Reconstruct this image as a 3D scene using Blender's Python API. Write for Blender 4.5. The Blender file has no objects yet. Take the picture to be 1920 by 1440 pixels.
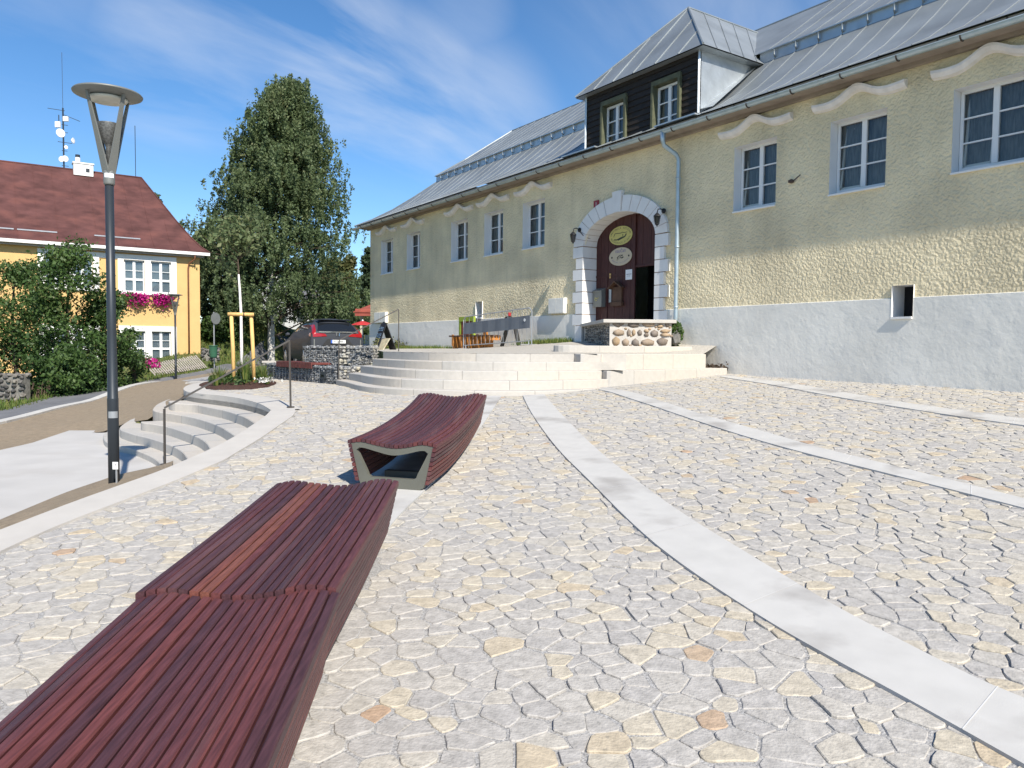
import bpy, bmesh, math, random
import numpy as np
from mathutils import Vector, Matrix
from mathutils.geometry import delaunay_2d_cdt
from mathutils.bvhtree import BVHTree
random.seed(7)
rng = np.random.default_rng(7)
SC = bpy.context.scene
COL = SC.collection
PI = math.pi

# ------------------------------------------------------------------ camera
FPX, EYE = 1430.0, 1.65
PIT, ROL = math.atan((720 - 652) / FPX), math.radians(0.5)
cp, sp, cr, sr = math.cos(PIT), math.sin(PIT), math.cos(ROL), math.sin(ROL)
FW = np.array([0, cp, -sp]); U0 = np.array([0, sp, cp]); R0 = np.array([1.0, 0, 0])
RT = cr * R0 + sr * U0; UP = -sr * R0 + cr * U0
cam = bpy.data.cameras.new('camera'); cam.sensor_width = 36; cam.lens = FPX / 1920 * 36
cam.clip_start = .05; cam.clip_end = 3000
camo = bpy.data.objects.new('camera', cam); COL.objects.link(camo)
M = Matrix((RT, UP, -FW)).transposed().to_4x4(); M.translation = (0, 0, EYE)
camo.matrix_world = M
SC.camera = camo
# ------------------------------------------------------------------ sky, sun, exposure
SUN_EL = math.radians(41)
SUN_H = Vector((0.428, -0.9038))            # horizontal direction towards the sun
world = bpy.data.worlds.new('World'); SC.world = world; world.use_nodes = True
wt = world.node_tree; wt.nodes.clear()
def wn(t, **k):
    n = wt.nodes.new(t)
    for a, b in k.items(): setattr(n, a, b)
    return n
sky = wn('ShaderNodeTexSky', sky_type='NISHITA', sun_disc=False)
sky.sun_elevation = SUN_EL; sky.sun_rotation = math.atan2(SUN_H.x, SUN_H.y)
sky.altitude = 1000; sky.air_density = 1.0; sky.dust_density = 0.15; sky.ozone_density = 3.2
bg = wn('ShaderNodeBackground'); bg.inputs[1].default_value = 0.12
tc = wn('ShaderNodeTexCoord'); sx = wn('ShaderNodeSeparateXYZ'); wt.links.new(tc.outputs['Generated'], sx.inputs[0])
den = wn('ShaderNodeMath', operation='ADD'); den.inputs[1].default_value = .18; wt.links.new(sx.outputs[2], den.inputs[0])
dx = wn('ShaderNodeMath', operation='DIVIDE'); wt.links.new(sx.outputs[0], dx.inputs[0]); wt.links.new(den.outputs[0], dx.inputs[1])
dy = wn('ShaderNodeMath', operation='DIVIDE'); wt.links.new(sx.outputs[1], dy.inputs[0]); wt.links.new(den.outputs[0], dy.inputs[1])
cx = wn('ShaderNodeCombineXYZ'); wt.links.new(dx.outputs[0], cx.inputs[0]); wt.links.new(dy.outputs[0], cx.inputs[1])
mp0 = wn('ShaderNodeMapping'); mp0.inputs['Rotation'].default_value = (0, 0, math.radians(-58))
mp = wn('ShaderNodeMapping'); mp.inputs['Scale'].default_value = (.5, 1.8, 1)
mp.inputs['Location'].default_value = (.35, 1.1, 0)
wt.links.new(cx.outputs[0], mp0.inputs[0]); wt.links.new(mp0.outputs[0], mp.inputs[0])
nz = wn('ShaderNodeTexNoise'); nz.inputs['Scale'].default_value = 1.15; nz.inputs['Detail'].default_value = 9; nz.inputs['Roughness'].default_value = .56
nz.inputs['Distortion'].default_value = .5
wt.links.new(mp.outputs[0], nz.inputs[0])
cr1 = wn('ShaderNodeValToRGB'); cr1.color_ramp.elements[0].position = .42; cr1.color_ramp.elements[1].position = .76
cr1.color_ramp.elements[0].color = (0, 0, 0, 1); cr1.color_ramp.elements[1].color = (.85, .85, .85, 1)
wt.links.new(nz.outputs[0], cr1.inputs[0])
hsv = wn('ShaderNodeHueSaturation'); hsv.inputs['Saturation'].default_value = 1.2; hsv.inputs['Value'].default_value = .95
wt.links.new(sky.outputs[0], hsv.inputs['Color'])
def wdir(x, y):
    d = np.array([0, cp, -sp]) + (x - 960) / FPX * (cr * np.array([1., 0, 0]) + sr * np.array([0, sp, cp])) - (y - 720) / FPX * (-sr * np.array([1., 0, 0]) + cr * np.array([0, sp, cp])); return d / np.linalg.norm(d)
acc = None                                # where the cirrus lies in the sky
for (px_, py_, r0_, w_) in ((330, 120, .12, .7), (480, 140, .12, .7), (640, 130, .13, 1.0), (760, 180, .13, .75), (880, 240, .13, .5), (870, 20, .07, .3), (1500, -300, .35, .5), (60, 20, .10, .3)):
    dp = wn('ShaderNodeVectorMath', operation='DOT_PRODUCT'); dp.inputs[1].default_value = tuple(wdir(px_, py_)); wt.links.new(tc.outputs['Generated'], dp.inputs[0])
    mr_ = wn('ShaderNodeMapRange', interpolation_type='SMOOTHSTEP'); mr_.inputs[1].default_value = math.cos(r0_); mr_.inputs[2].default_value = 1; mr_.inputs[4].default_value = w_; wt.links.new(dp.outputs['Value'], mr_.inputs[0])
    if acc is None: acc = mr_.outputs[0]
    else:
        ad = wn('ShaderNodeMath', operation='MAXIMUM'); wt.links.new(acc, ad.inputs[0]); wt.links.new(mr_.outputs[0], ad.inputs[1]); acc = ad.outputs[0]
adb = wn('ShaderNodeMath', operation='ADD'); adb.inputs[1].default_value = .03; wt.links.new(acc, adb.inputs[0])
cm = wn('ShaderNodeMath', operation='MULTIPLY'); wt.links.new(cr1.outputs[0], cm.inputs[0]); wt.links.new(adb.outputs[0], cm.inputs[1])
mx = wn('ShaderNodeMixRGB'); mx.inputs[2].default_value = (5.0, 5.35, 5.9, 1)
wt.links.new(cm.outputs[0], mx.inputs[0]); wt.links.new(hsv.outputs[0], mx.inputs[1])
wt.links.new(mx.outputs[0], bg.inputs[0])
wo = wn('ShaderNodeOutputWorld'); wt.links.new(bg.outputs[0], wo.inputs[0])
sun = bpy.data.lights.new('sun', 'SUN'); sun.energy = 5.0; sun.angle = math.radians(.53); sun.color = (1, .94, .845)
suno = bpy.data.objects.new('sun', sun); COL.objects.link(suno)
sd = Vector((SUN_H.x * math.cos(SUN_EL), SUN_H.y * math.cos(SUN_EL), math.sin(SUN_EL)))
suno.rotation_euler = sd.to_track_quat('Z', 'Y').to_euler()
SC.view_settings.view_transform = 'Standard'; SC.view_settings.look = 'None'
SC.view_settings.exposure = 0.5; SC.view_settings.gamma = 1
SC.render.engine = 'CYCLES'
SC.cycles.max_bounces = 6; SC.cycles.transparent_max_bounces = 12

# ------------------------------------------------------------------ measuring helpers
def ray(x, y):
    d = FW + (x - 960) / FPX * RT - (y - 720) / FPX * UP
    return d / d[1]
def atY(x, y, Y):
    d = ray(x, y) * Y
    return Vector((d[0], Y, d[2] + EYE))
def atZ(x, y, z):                     # z below / above the eye
    d = ray(x, y) * (z / ray(x, y)[2])
    return Vector((d[0], d[1], d[2] + EYE))
class TPS:
    def __init__(s, P, lam=0.):
        P = np.array(P, float); s.c = P[:, :2]; n = len(P)
        K = s.k(np.linalg.norm(s.c[:, None] - s.c[None], axis=2)) + lam * np.eye(n)
        B = np.c_[np.ones(n), s.c]
        A = np.block([[K, B], [B.T, np.zeros((3, 3))]])
        s.w = np.linalg.solve(A, np.r_[P[:, 2], 0, 0, 0])
    @staticmethod
    def k(r): return np.where(r > 0, r * r * np.log(np.maximum(r, 1e-9)), 0)
    def __call__(s, X, Y):
        X = np.asarray(X, float); Y = np.asarray(Y, float)
        q = np.stack([X.ravel(), Y.ravel()], 1); out = np.empty(len(q))
        for i in range(0, len(q), 20000):
            r = np.linalg.norm(q[i:i + 20000, None] - s.c[None], axis=2)
            out[i:i + 20000] = s.k(r) @ s.w[:-3] + s.w[-3] + q[i:i + 20000] @ s.w[-2:]
        return out.reshape(X.shape)
plaza_z = TPS([(0, 0, 0), (4, 0, .1), (-3, 0, .02), (-1.1, 6.95, .37), (4, 6, .48), (-3.5, 12, .71), (-3.95, 17.3, .79), (-.56, 13.4, .82),
               (-5.9, 16.6, .75), (8.59, 12.8, .98), (5.64, 17.15, 1.06), (1.8, 14.5, .915), (4.96, 18.2, 1.1), (-6, 21, .8)], .3)
def G(x, y, f=plaza_z):
    d = ray(x, y); Ys = np.arange(1, 70, .02); z = EYE + d[2] * Ys - f(d[0] * Ys, Ys)
    i = int(np.argmax(z < 0))
    return Vector((d[0] * Ys[i], Ys[i], EYE + d[2] * Ys[i]))
def pip(X, Y, poly):
    X = np.asarray(X); Y = np.asarray(Y); c = np.zeros(X.shape, bool); n = len(poly)
    for i in range(n):
        x1, y1 = poly[i][0], poly[i][1]; x2, y2 = poly[i - 1][0], poly[i - 1][1]
        if y1 == y2: continue
        c ^= ((y1 > Y) != (y2 > Y)) & (X < (x2 - x1) * (Y - y1) / (y2 - y1) + x1)
    return c
def smooth(P, it=2):
    P = [Vector(p) for p in P]
    for _ in range(it):
        Q = [P[0]]
        for a, b in zip(P, P[1:]): Q += [a * .75 + b * .25, a * .25 + b * .75]
        P = Q + [P[-1]]
    return P
# main building frame: a runs along the facade (away to the left), o outwards, z up
BP = Vector((8.59, 12.8, 0)); BD = Vector((-.5614, .8276, 0)); BN = Vector((-.8276, -.5614, 0))
def W(a, z, o=0): return BP + BD * a + BN * o + Vector((0, 0, z))
def wp(x, y, o=0):
    r = ray(x, y); n2 = np.array(BN.xy); s = ((np.array(BP.xy) + o * n2) @ n2) / (r[:2] @ n2); q = r[:2] * s
    return float((q - np.array(BP.xy)) @ np.array(BD.xy)), float(r[2] * s + EYE)
# yellow house frame: s runs along its front to the left, o outwards
_c = atY(376, 660, 46); HC = Vector((_c.x, _c.y, 0)); HE = Vector((.8276, .5614, 0)); HN = Vector((.5614, -.8276, 0))
def H(s, z, o=0): return HC - HE * s + HN * o + Vector((0, 0, z))

# ------------------------------------------------------------------ materials
def N(nt, t, **k):
    n = nt.nodes.new(t)
    for a, b in k.items(): setattr(n, a, b)
    return n
def mat(name, col, rough=.75, metal=0, var=.15, vscale=3.0, bump=0, bscale=40.0, bdist=.01, ramp=None, spec=.4, stretch=None, detail=4,
        coat=0, trans=0, stains=None, bump2=None):
    """procedural surface: base colour (or a ramp over the per-face value 'tone'), broken up by noise, with bump"""
    m = bpy.data.materials.new(name); m.use_nodes = True; nt = m.node_tree; L = nt.links
    b = nt.nodes['Principled BSDF']; b.inputs['Roughness'].default_value = rough; b.inputs['Metallic'].default_value = metal
    b.inputs['Specular IOR Level'].default_value = spec; b.inputs['Coat Weight'].default_value = coat
    tcn = N(nt, 'ShaderNodeTexCoord'); mpn = N(nt, 'ShaderNodeMapping'); L.new(tcn.outputs['Object'], mpn.inputs[0])
    if stretch: mpn.inputs['Scale'].default_value = stretch
    if ramp:
        at = N(nt, 'ShaderNodeAttribute', attribute_name='tone'); rp = N(nt, 'ShaderNodeValToRGB'); L.new(at.outputs['Fac'], rp.inputs[0])
        el = rp.color_ramp.elements
        while len(el) > len(ramp): el.remove(el[-1])
        while len(el) < len(ramp): el.new(1)
        for e_, (p, c) in zip(el, ramp): e_.position = p; e_.color = (*c, 1)
        out = rp.outputs[0]
    else:
        rgb = N(nt, 'ShaderNodeRGB'); rgb.outputs[0].default_value = (*col, 1); out = rgb.outputs[0]
    if var:
        n1 = N(nt, 'ShaderNodeTexNoise'); n1.inputs['Scale'].default_value = vscale; n1.inputs['Detail'].default_value = detail; L.new(mpn.outputs[0], n1.inputs[0])
        mr = N(nt, 'ShaderNodeMapRange'); mr.inputs[1].default_value = .3; mr.inputs[2].default_value = .7
        mr.inputs[3].default_value = 1 - var; mr.inputs[4].default_value = 1 + var; L.new(n1.outputs[0], mr.inputs[0])
        mm = N(nt, 'ShaderNodeMixRGB', blend_type='MULTIPLY'); mm.inputs[0].default_value = 1
        L.new(out, mm.inputs[1]); L.new(mr.outputs[0], mm.inputs[2]); out = mm.outputs[0]
    if stains:
        sc_, lo, hi, scol, amt = stains
        n3 = N(nt, 'ShaderNodeTexNoise'); n3.inputs['Scale'].default_value = sc_; n3.inputs['Detail'].default_value = 6; L.new(mpn.outputs[0], n3.inputs[0])
        m3 = N(nt, 'ShaderNodeMapRange'); m3.inputs[1].default_value = lo; m3.inputs[2].default_value = hi; m3.inputs[4].default_value = amt; L.new(n3.outputs[0], m3.inputs[0])
        mm = N(nt, 'ShaderNodeMixRGB'); L.new(m3.outputs[0], mm.inputs[0]); L.new(out, mm.inputs[1]); mm.inputs[2].default_value = (*scol, 1); out = mm.outputs[0]
    L.new(out, b.inputs['Base Color'])
    if bump:
        n2 = N(nt, 'ShaderNodeTexNoise'); n2.inputs['Scale'].default_value = bscale; n2.inputs['Detail'].default_value = 5; L.new(mpn.outputs[0], n2.inputs[0])
        h = n2.outputs[0]
        if bump2:
            n4 = N(nt, 'ShaderNodeTexNoise'); n4.inputs['Scale'].default_value = bump2[0]; n4.inputs['Detail'].default_value = 3; L.new(mpn.outputs[0], n4.inputs[0])
            ma = N(nt, 'ShaderNodeMath', operation='MULTIPLY_ADD'); L.new(n4.outputs[0], ma.inputs[0]); ma.inputs[1].default_value = bump2[1]; L.new(h, ma.inputs[2]); h = ma.outputs[0]
        bp = N(nt, 'ShaderNodeBump'); bp.inputs['Strength'].default_value = bump; bp.inputs['Distance'].default_value = bdist
        L.new(h, bp.inputs['Height']); L.new(bp.outputs[0], b.inputs['Normal'])
    if trans:
        tr = N(nt, 'ShaderNodeBsdfTranslucent'); L.new(out, tr.inputs[0]); ms = N(nt, 'ShaderNodeMixShader'); ms.inputs[0].default_value = trans
        L.new(b.outputs[0], ms.inputs[1]); L.new(tr.outputs[0], ms.inputs[2]); L.new(ms.outputs[0], nt.nodes['Material Output'].inputs[0])
    return m
def glass_mat(name, tint=(.9, .95, .95), refl=.9, base=.06):
    m = bpy.data.materials.new(name); m.use_nodes = True; nt = m.node_tree; L = nt.links; nt.nodes.remove(nt.nodes['Principled BSDF'])
    g = N(nt, 'ShaderNodeBsdfGlossy'); g.inputs['Roughness'].default_value = .02; g.inputs[0].default_value = (refl, refl, refl, 1)
    t = N(nt, 'ShaderNodeBsdfTransparent'); t.inputs[0].default_value = (*tint, 1)
    f = N(nt, 'ShaderNodeFresnel'); f.inputs[0].default_value = 1.5
    ad = N(nt, 'ShaderNodeMath', operation='ADD'); ad.inputs[1].default_value = base; L.new(f.outputs[0], ad.inputs[0])
    ms = N(nt, 'ShaderNodeMixShader'); L.new(ad.outputs[0], ms.inputs[0]); L.new(t.outputs[0], ms.inputs[1]); L.new(g.outputs[0], ms.inputs[2])
    L.new(ms.outputs[0], nt.nodes['Material Output'].inputs[0]); return m
def plaster_mat(name, col):
    """coarse roughcast: lumps of thrown render"""
    m = mat(name, col, .92, var=.13, vscale=.9, spec=.15, detail=7, stains=(.5, .50, .75, (.46, .41, .29), .45))
    nt = m.node_tree; L = nt.links; b = nt.nodes['Principled BSDF']; tcn = N(nt, 'ShaderNodeTexCoord')
    ms_ = N(nt, 'ShaderNodeMapping'); ms_.inputs['Scale'].default_value = (2.2, 2.2, .22); L.new(tcn.outputs['Object'], ms_.inputs[0])
    ns_ = N(nt, 'ShaderNodeTexNoise'); ns_.inputs['Scale'].default_value = 1.6; ns_.inputs['Detail'].default_value = 7; L.new(ms_.outputs[0], ns_.inputs[0])
    mr_ = N(nt, 'ShaderNodeMapRange'); mr_.inputs[1].default_value = .48; mr_.inputs[2].default_value = .75; mr_.inputs[3].default_value = 1; mr_.inputs[4].default_value = .89; L.new(ns_.outputs[0], mr_.inputs[0])
    mu_ = N(nt, 'ShaderNodeMixRGB', blend_type='MULTIPLY'); mu_.inputs[0].default_value = 1; old = b.inputs['Base Color'].links[0].from_socket
    L.new(old, mu_.inputs[1]); L.new(mr_.outputs[0], mu_.inputs[2]); L.new(mu_.outputs[0], b.inputs['Base Color'])
    v = N(nt, 'ShaderNodeTexVoronoi', feature='SMOOTH_F1'); v.inputs['Scale'].default_value = 16; v.inputs['Smoothness'].default_value = .6; v.inputs['Randomness'].default_value = 1
    nn = N(nt, 'ShaderNodeTexNoise'); nn.inputs['Scale'].default_value = 6; nn.inputs['Detail'].default_value = 4
    mxv = N(nt, 'ShaderNodeMixRGB', blend_type='ADD'); mxv.inputs[0].default_value = .16
    L.new(tcn.outputs['Object'], nn.inputs[0]); L.new(tcn.outputs['Object'], mxv.inputs[1]); L.new(nn.outputs[1], mxv.inputs[2]); L.new(mxv.outputs[0], v.inputs[0])
    n2 = N(nt, 'ShaderNodeTexNoise'); n2.inputs['Scale'].default_value = 26; n2.inputs['Detail'].default_value = 4; L.new(tcn.outputs['Object'], n2.inputs[0])
    ma = N(nt, 'ShaderNodeMath', operation='MULTIPLY_ADD'); ma.inputs[1].default_value = -1.1; L.new(v.outputs[0], ma.inputs[0]); L.new(n2.outputs[0], ma.inputs[2])
    bp = N(nt, 'ShaderNodeBump'); bp.inputs['Strength'].default_value = .6; bp.inputs['Distance'].default_value = .045
    L.new(ma.outputs[0], bp.inputs['Height']); L.new(bp.outputs[0], b.inputs['Normal'])
    return m
MT = dict(
    stone=mat('paving_stone', (.5, .48, .42), .85, var=.18, vscale=22, stains=(38, .60, .72, (.20, .19, .17), .5), bump=.5, bscale=70, bdist=.010, spec=.25, detail=6,
              ramp=[(0, (.385, .365, .34)), (.35, (.425, .40, .362)), (.55, (.455, .42, .36)), (.8, (.475, .42, .325)), (.94, (.46, .38, .27)), (1, (.41, .29, .20))]),
    gravel=mat('joint_gravel', (.35, .34, .325), .95, var=.4, vscale=90, bump=.8, bscale=120, bdist=.008),
    band=mat('band_concrete', (.50, .485, .455), .85, var=.05, vscale=5, bump=.25, bscale=180, bdist=.003, stains=(1.6, .54, .72, (.24, .22, .20), .7)),
    step=mat('step_granite', (.62, .58, .52), .8, var=.05, vscale=12, bump=.25, bscale=220, bdist=.003, detail=6,
             ramp=[(0, (.20, .18, .16)), (.08, (.20, .18, .16)), (.1, (.41, .39, .36)), (.5, (.46, .435, .395)), (.8, (.49, .445, .385)), (1, (.48, .455, .415))]),
    joint=mat('pale_joint', (.60, .59, .57), .9),
    cream=mat('edge_concrete', (.50, .47, .425), .85, var=.05, vscale=4, bump=.2, bscale=150, bdist=.003),
    slab=mat('slab_concrete', (.49, .47, .44), .85, var=.07, vscale=1.3, bump=.25, bscale=60, bdist=.004, stains=(.9, .56, .75, (.40, .37, .33), .6)),
    dirt=mat('tan_gravel', (.30, .235, .16), .95, var=.14, vscale=9, bump=1, bscale=40, bdist=.03, detail=8, stains=(22, .58, .70, (.17, .13, .09), .7)),
    asphalt=mat('asphalt', (.16, .16, .165), .9, var=.15, vscale=1.5, bump=.4, bscale=60, bdist=.01),
    kerb=mat('kerb_stone', (.52, .50, .46), .85, var=.1, vscale=6),
    earth=mat('ground_grass', (.075, .10, .025), .95, var=.4, vscale=1.4, bump=.6, bscale=25, bdist=.03, stains=(.7, .45, .7, (.16, .13, .05), .6)),
    grass=mat('grass_blade', (.1, .15, .03), .8, var=.2, vscale=2, trans=.35, ramp=[(0, (.05, .09, .015)), (.6, (.10, .16, .03)), (1, (.22, .22, .06))]),
    mulch=mat('mulch', (.075, .034, .022), .95, var=.5, vscale=30, bump=1, bscale=60, bdist=.03),
    slat=mat('hardwood_slat', (.16, .05, .045), .5, var=.30, vscale=5, spec=.3, stretch=(22, 1.1, 22), bump=.25, bscale=16, bdist=.002, detail=8, stains=(.35, .56, .75, (.16, .10, .095), .45),
             ramp=[(0, (.054, .026, .031)), (.3, (.084, .031, .035)), (.6, (.110, .036, .036)), (.88, (.138, .042, .037)), (1, (.165, .060, .041))]),
    frame=mat('bench_frame_paint', (.115, .115, .095), .55, var=.08, vscale=6, bump=.1, bscale=200, bdist=.001),
    plaster=plaster_mat('yellow_roughcast', (.76, .655, .44)),
    plinth=mat('grey_plinth_render', (.77, .745, .68), .88, var=.09, vscale=.8, bump=.5, bscale=3.0, bdist=.03, bump2=(14, .25), stains=(1.6, .58, .75, (.62, .61, .58), .6)),
    white=mat('white_paint', (.74, .73, .71), .7, var=.04, vscale=4, bump=.12, bscale=60, bdist=.004),
    hood=mat('weathered_white', (.72, .68, .645), .85, var=.12, vscale=5, bump=.3, bscale=40, bdist=.006),
    winwhite=mat('window_white', (.78, .78, .77), .45, var=.02),
    mortar=mat('pink_joint', (.30, .215, .16), .9),
    zinc=mat('zinc_sheet', (.30, .325, .335), .5, metal=.55, var=.16, vscale=.9, bump=.3, bscale=3.2, bdist=.025, detail=6),
    zincnew=mat('bright_zinc', (.45, .48, .495), .42, metal=.7, var=.1, vscale=3, bump=.5, bscale=3.5, bdist=.03),
    zincdark=mat('zinc_upstand', (.46, .50, .53), .4, metal=.7, var=.1),
    pipe=mat('galvanised_pipe', (.42, .50, .54), .4, metal=.6, var=.1, vscale=5),
    bracket=mat('rusty_bracket', (.07, .05, .04), .7, var=.2),
    darkwood=mat('black_boards', (.022, .016, .012), .7, var=.35, vscale=5, stretch=(1, 1, 6), bump=.3, bscale=20, bdist=.01),
    greenwood=mat('olive_trim', (.095, .10, .058), .75, var=.25, vscale=6),
    soffit=mat('grey_brown_board', (.30, .25, .205), .85, var=.15, vscale=3),
    gate=mat('red_brown_gate', (.065, .020, .017), .6, var=.25, vscale=6, stretch=(4, 4, .6), bump=.2, bscale=20, bdist=.004),
    black=mat('black_paint', (.012, .012, .013), .5),
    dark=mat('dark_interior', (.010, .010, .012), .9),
    curtain=mat('lace_curtain', (.20, .205, .20), .9, var=.3, vscale=30, stretch=(1, 1, .15)),
    glass=glass_mat('window_glass', refl=.65),
    blind=mat('pale_blind', (.55, .60, .62), .8, var=.03),
    house=mat('ochre_render', (.62, .405, .17), .9, var=.04, vscale=2, bump=.1, bscale=50, bdist=.004),
    redroof=mat('rusty_red_sheet', (.100, .043, .039), .75, var=.3, vscale=1.1, spec=.2, stretch=(1, 1, 2.2), detail=7, stains=(.55, .5, .72, (.150, .060, .048), .8)),
    copper=mat('brown_pipe', (.17, .07, .035), .55, var=.15),
    post=mat('anthracite_post', (.035, .042, .05), .42, metal=.25, var=.06, vscale=3),
    lampgrey=mat('lamp_grey', (.20, .205, .19), .5, metal=.3, var=.06),
    lampwhite=mat('lamp_reflector', (.62, .60, .52), .4, var=.03),
    mesh=mat('perforated_metal', (.13, .13, .125), .5, metal=.4, var=.4, vscale=60),
    rail=mat('rail_steel', (.095, .085, .075), .5, metal=.4, var=.1),
    gab=mat('gabion_stone', (.3, .3, .3), .85, var=.25, vscale=14, ramp=[(0, (.085, .09, .10)), (.5, (.15, .16, .17)), (.85, (.24, .245, .25)), (1, (.33, .32, .29))]),
    gablight=mat('pale_wall_stone', (.45, .43, .38), .85, var=.15, vscale=14, ramp=[(0, (.19, .19, .19)), (.5, (.34, .335, .31)), (.8, (.40, .365, .28)), (1, (.43, .41, .37))]),
    drystone=mat('dry_stone', (.2, .19, .18), .9, var=.4, vscale=8, ramp=[(0, (.04, .04, .04)), (.6, (.10, .095, .09)), (1, (.22, .20, .17))]),
    rubble=mat('stoop_stone', (.4, .3, .2), .85, var=.25, vscale=7, bump=.4, bscale=30, bdist=.01, ramp=[(0, (.17, .145, .125)), (.5, (.28, .22, .165)), (1, (.36, .26, .16))]),
    limemortar=mat('lime_mortar', (.47, .44, .40), .95, var=.1, vscale=10, bump=.5, bscale=40, bdist=.01),
    slate=mat('dark_slate', (.13, .13, .12), .85, var=.3, vscale=10, ramp=[(0, (.09, .09, .09)), (1, (.30, .28, .24))]),
    wire=mat('steel_wire', (.45, .45, .45), .4, metal=.7),
    car=mat('grey_car_paint', (.046, .050, .060), .55, metal=0, var=.02, coat=.05, spec=.15),
    carglass=mat('car_glass', (.012, .014, .017), .06, spec=.6, var=0),
    plastic=mat('black_plastic', (.02, .02, .021), .6, var=.1),
    tyre=mat('tyre_rubber', (.018, .018, .018), .85),
    rim=mat('alloy_rim', (.35, .35, .36), .35, metal=.8),
    chrome=mat('chrome', (.7, .7, .7), .15, metal=1, var=0),
    taillight=mat('red_lens', (.30, .010, .012), .2, coat=.6, var=.1),
    red=mat('red_cloth', (.42, .03, .03), .8, var=.1),
    platewhite=mat('plate_white', (.75, .75, .73), .5, var=0),
    blue=mat('plate_blue', (.04, .11, .45), .5, var=0),
    ink=mat('black_ink', (.02, .02, .025), .7, var=0),
    inkgreen=mat('dark_green_ink', (.06, .07, .05), .7, var=.1),
    inkviolet=mat('violet_ink', (.16, .13, .30), .7, var=.1),
    chalkblue=mat('blue_chalk', (.20, .30, .42), .9, var=.4, vscale=30),
    chalkyellow=mat('yellow_chalk', (.38, .36, .16), .9, var=.4, vscale=30),
    signyellow=mat('sign_yellow', (.56, .50, .17), .6, var=.05),
    signcream=mat('sign_cream', (.54, .46, .33), .6, var=.05),
    numred=mat('enamel_red', (.28, .018, .025), .4, var=.05),
    paper=mat('white_paper', (.78, .79, .80), .8, var=.02),
    brownwood=mat('brown_wood', (.10, .052, .03), .7, var=.25, vscale=8, stretch=(2, 2, 1)),
    orangewood=mat('orange_wood', (.46, .19, .045), .6, var=.3, vscale=9),
    stake=mat('peeled_stake', (.66, .42, .155), .7, var=.15, vscale=9, stretch=(2, 2, .5)),
    bark=mat('young_white_bark', (.68, .64, .62), .8, var=.12, vscale=20),
    birchbark=mat('birch_bark', (.50, .48, .44), .85, var=.5, vscale=5, stretch=(1, 1, 3)),
    brownbark=mat('brown_bark', (.07, .05, .035), .9, var=.3, vscale=8),
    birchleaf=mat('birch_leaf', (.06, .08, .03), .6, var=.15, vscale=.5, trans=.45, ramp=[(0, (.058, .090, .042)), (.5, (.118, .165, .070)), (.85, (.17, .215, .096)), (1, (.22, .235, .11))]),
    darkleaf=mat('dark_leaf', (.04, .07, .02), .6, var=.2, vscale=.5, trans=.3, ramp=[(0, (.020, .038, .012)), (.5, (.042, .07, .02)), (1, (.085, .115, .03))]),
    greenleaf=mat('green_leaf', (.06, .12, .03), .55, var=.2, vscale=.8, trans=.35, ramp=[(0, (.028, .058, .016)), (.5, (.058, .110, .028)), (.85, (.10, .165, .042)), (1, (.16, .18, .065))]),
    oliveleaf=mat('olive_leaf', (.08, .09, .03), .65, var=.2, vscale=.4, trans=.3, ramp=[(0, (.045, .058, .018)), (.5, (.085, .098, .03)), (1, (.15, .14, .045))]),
    needle=mat('spruce_needle', (.03, .05, .03), .7, var=.2, trans=.1, ramp=[(0, (.018, .035, .016)), (1, (.05, .075, .03))]),
    magenta=mat('petunia', (.42, .008, .16), .7, var=.25, trans=.2, ramp=[(0, (.05, .09, .02)), (.18, (.06, .10, .02)), (.2, (.34, .006, .14)), (1, (.55, .012, .24))]),
    whiteflower=mat('white_flower', (.75, .74, .68), .7, trans=.2),
    bin=mat('green_bin', (.035, .115, .065), .5, var=.1),
    galv=mat('galvanised_steel', (.45, .46, .47), .4, metal=.6, var=.1),
    picket=mat('weathered_picket', (.38, .34, .30), .9, var=.25, vscale=9),
    oldwood=mat('old_brown_fence', (.11, .075, .055), .9, var=.3, vscale=9),
    boardpale=mat('pale_board', (.50, .46, .33), .8, var=.2, vscale=7, stains=(5, .5, .7, (.40, .27, .19), .6)),
    lime=mat('lime_green_paint', (.27, .36, .035), .6, var=.1),
    redbrown=mat('red_brown_paint', (.20, .045, .03), .7, var=.3, vscale=12, stretch=(3, 3, 1)),
    banner=mat('grey_banner', (.14, .155, .175), .7, var=.05),
    housewhite=mat('white_render', (.76, .75, .72), .9, var=.04),
    greyroof=mat('grey_tiles', (.12, .12, .125), .8, var=.2),
    antenna=mat('antenna_white', (.75, .75, .74), .5, var=.02),
    terracotta=mat('red_shed', (.26, .06, .04), .85, var=.2),
    concrete=mat('grey_concrete', (.33, .33, .33), .9, var=.1),
)

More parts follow.
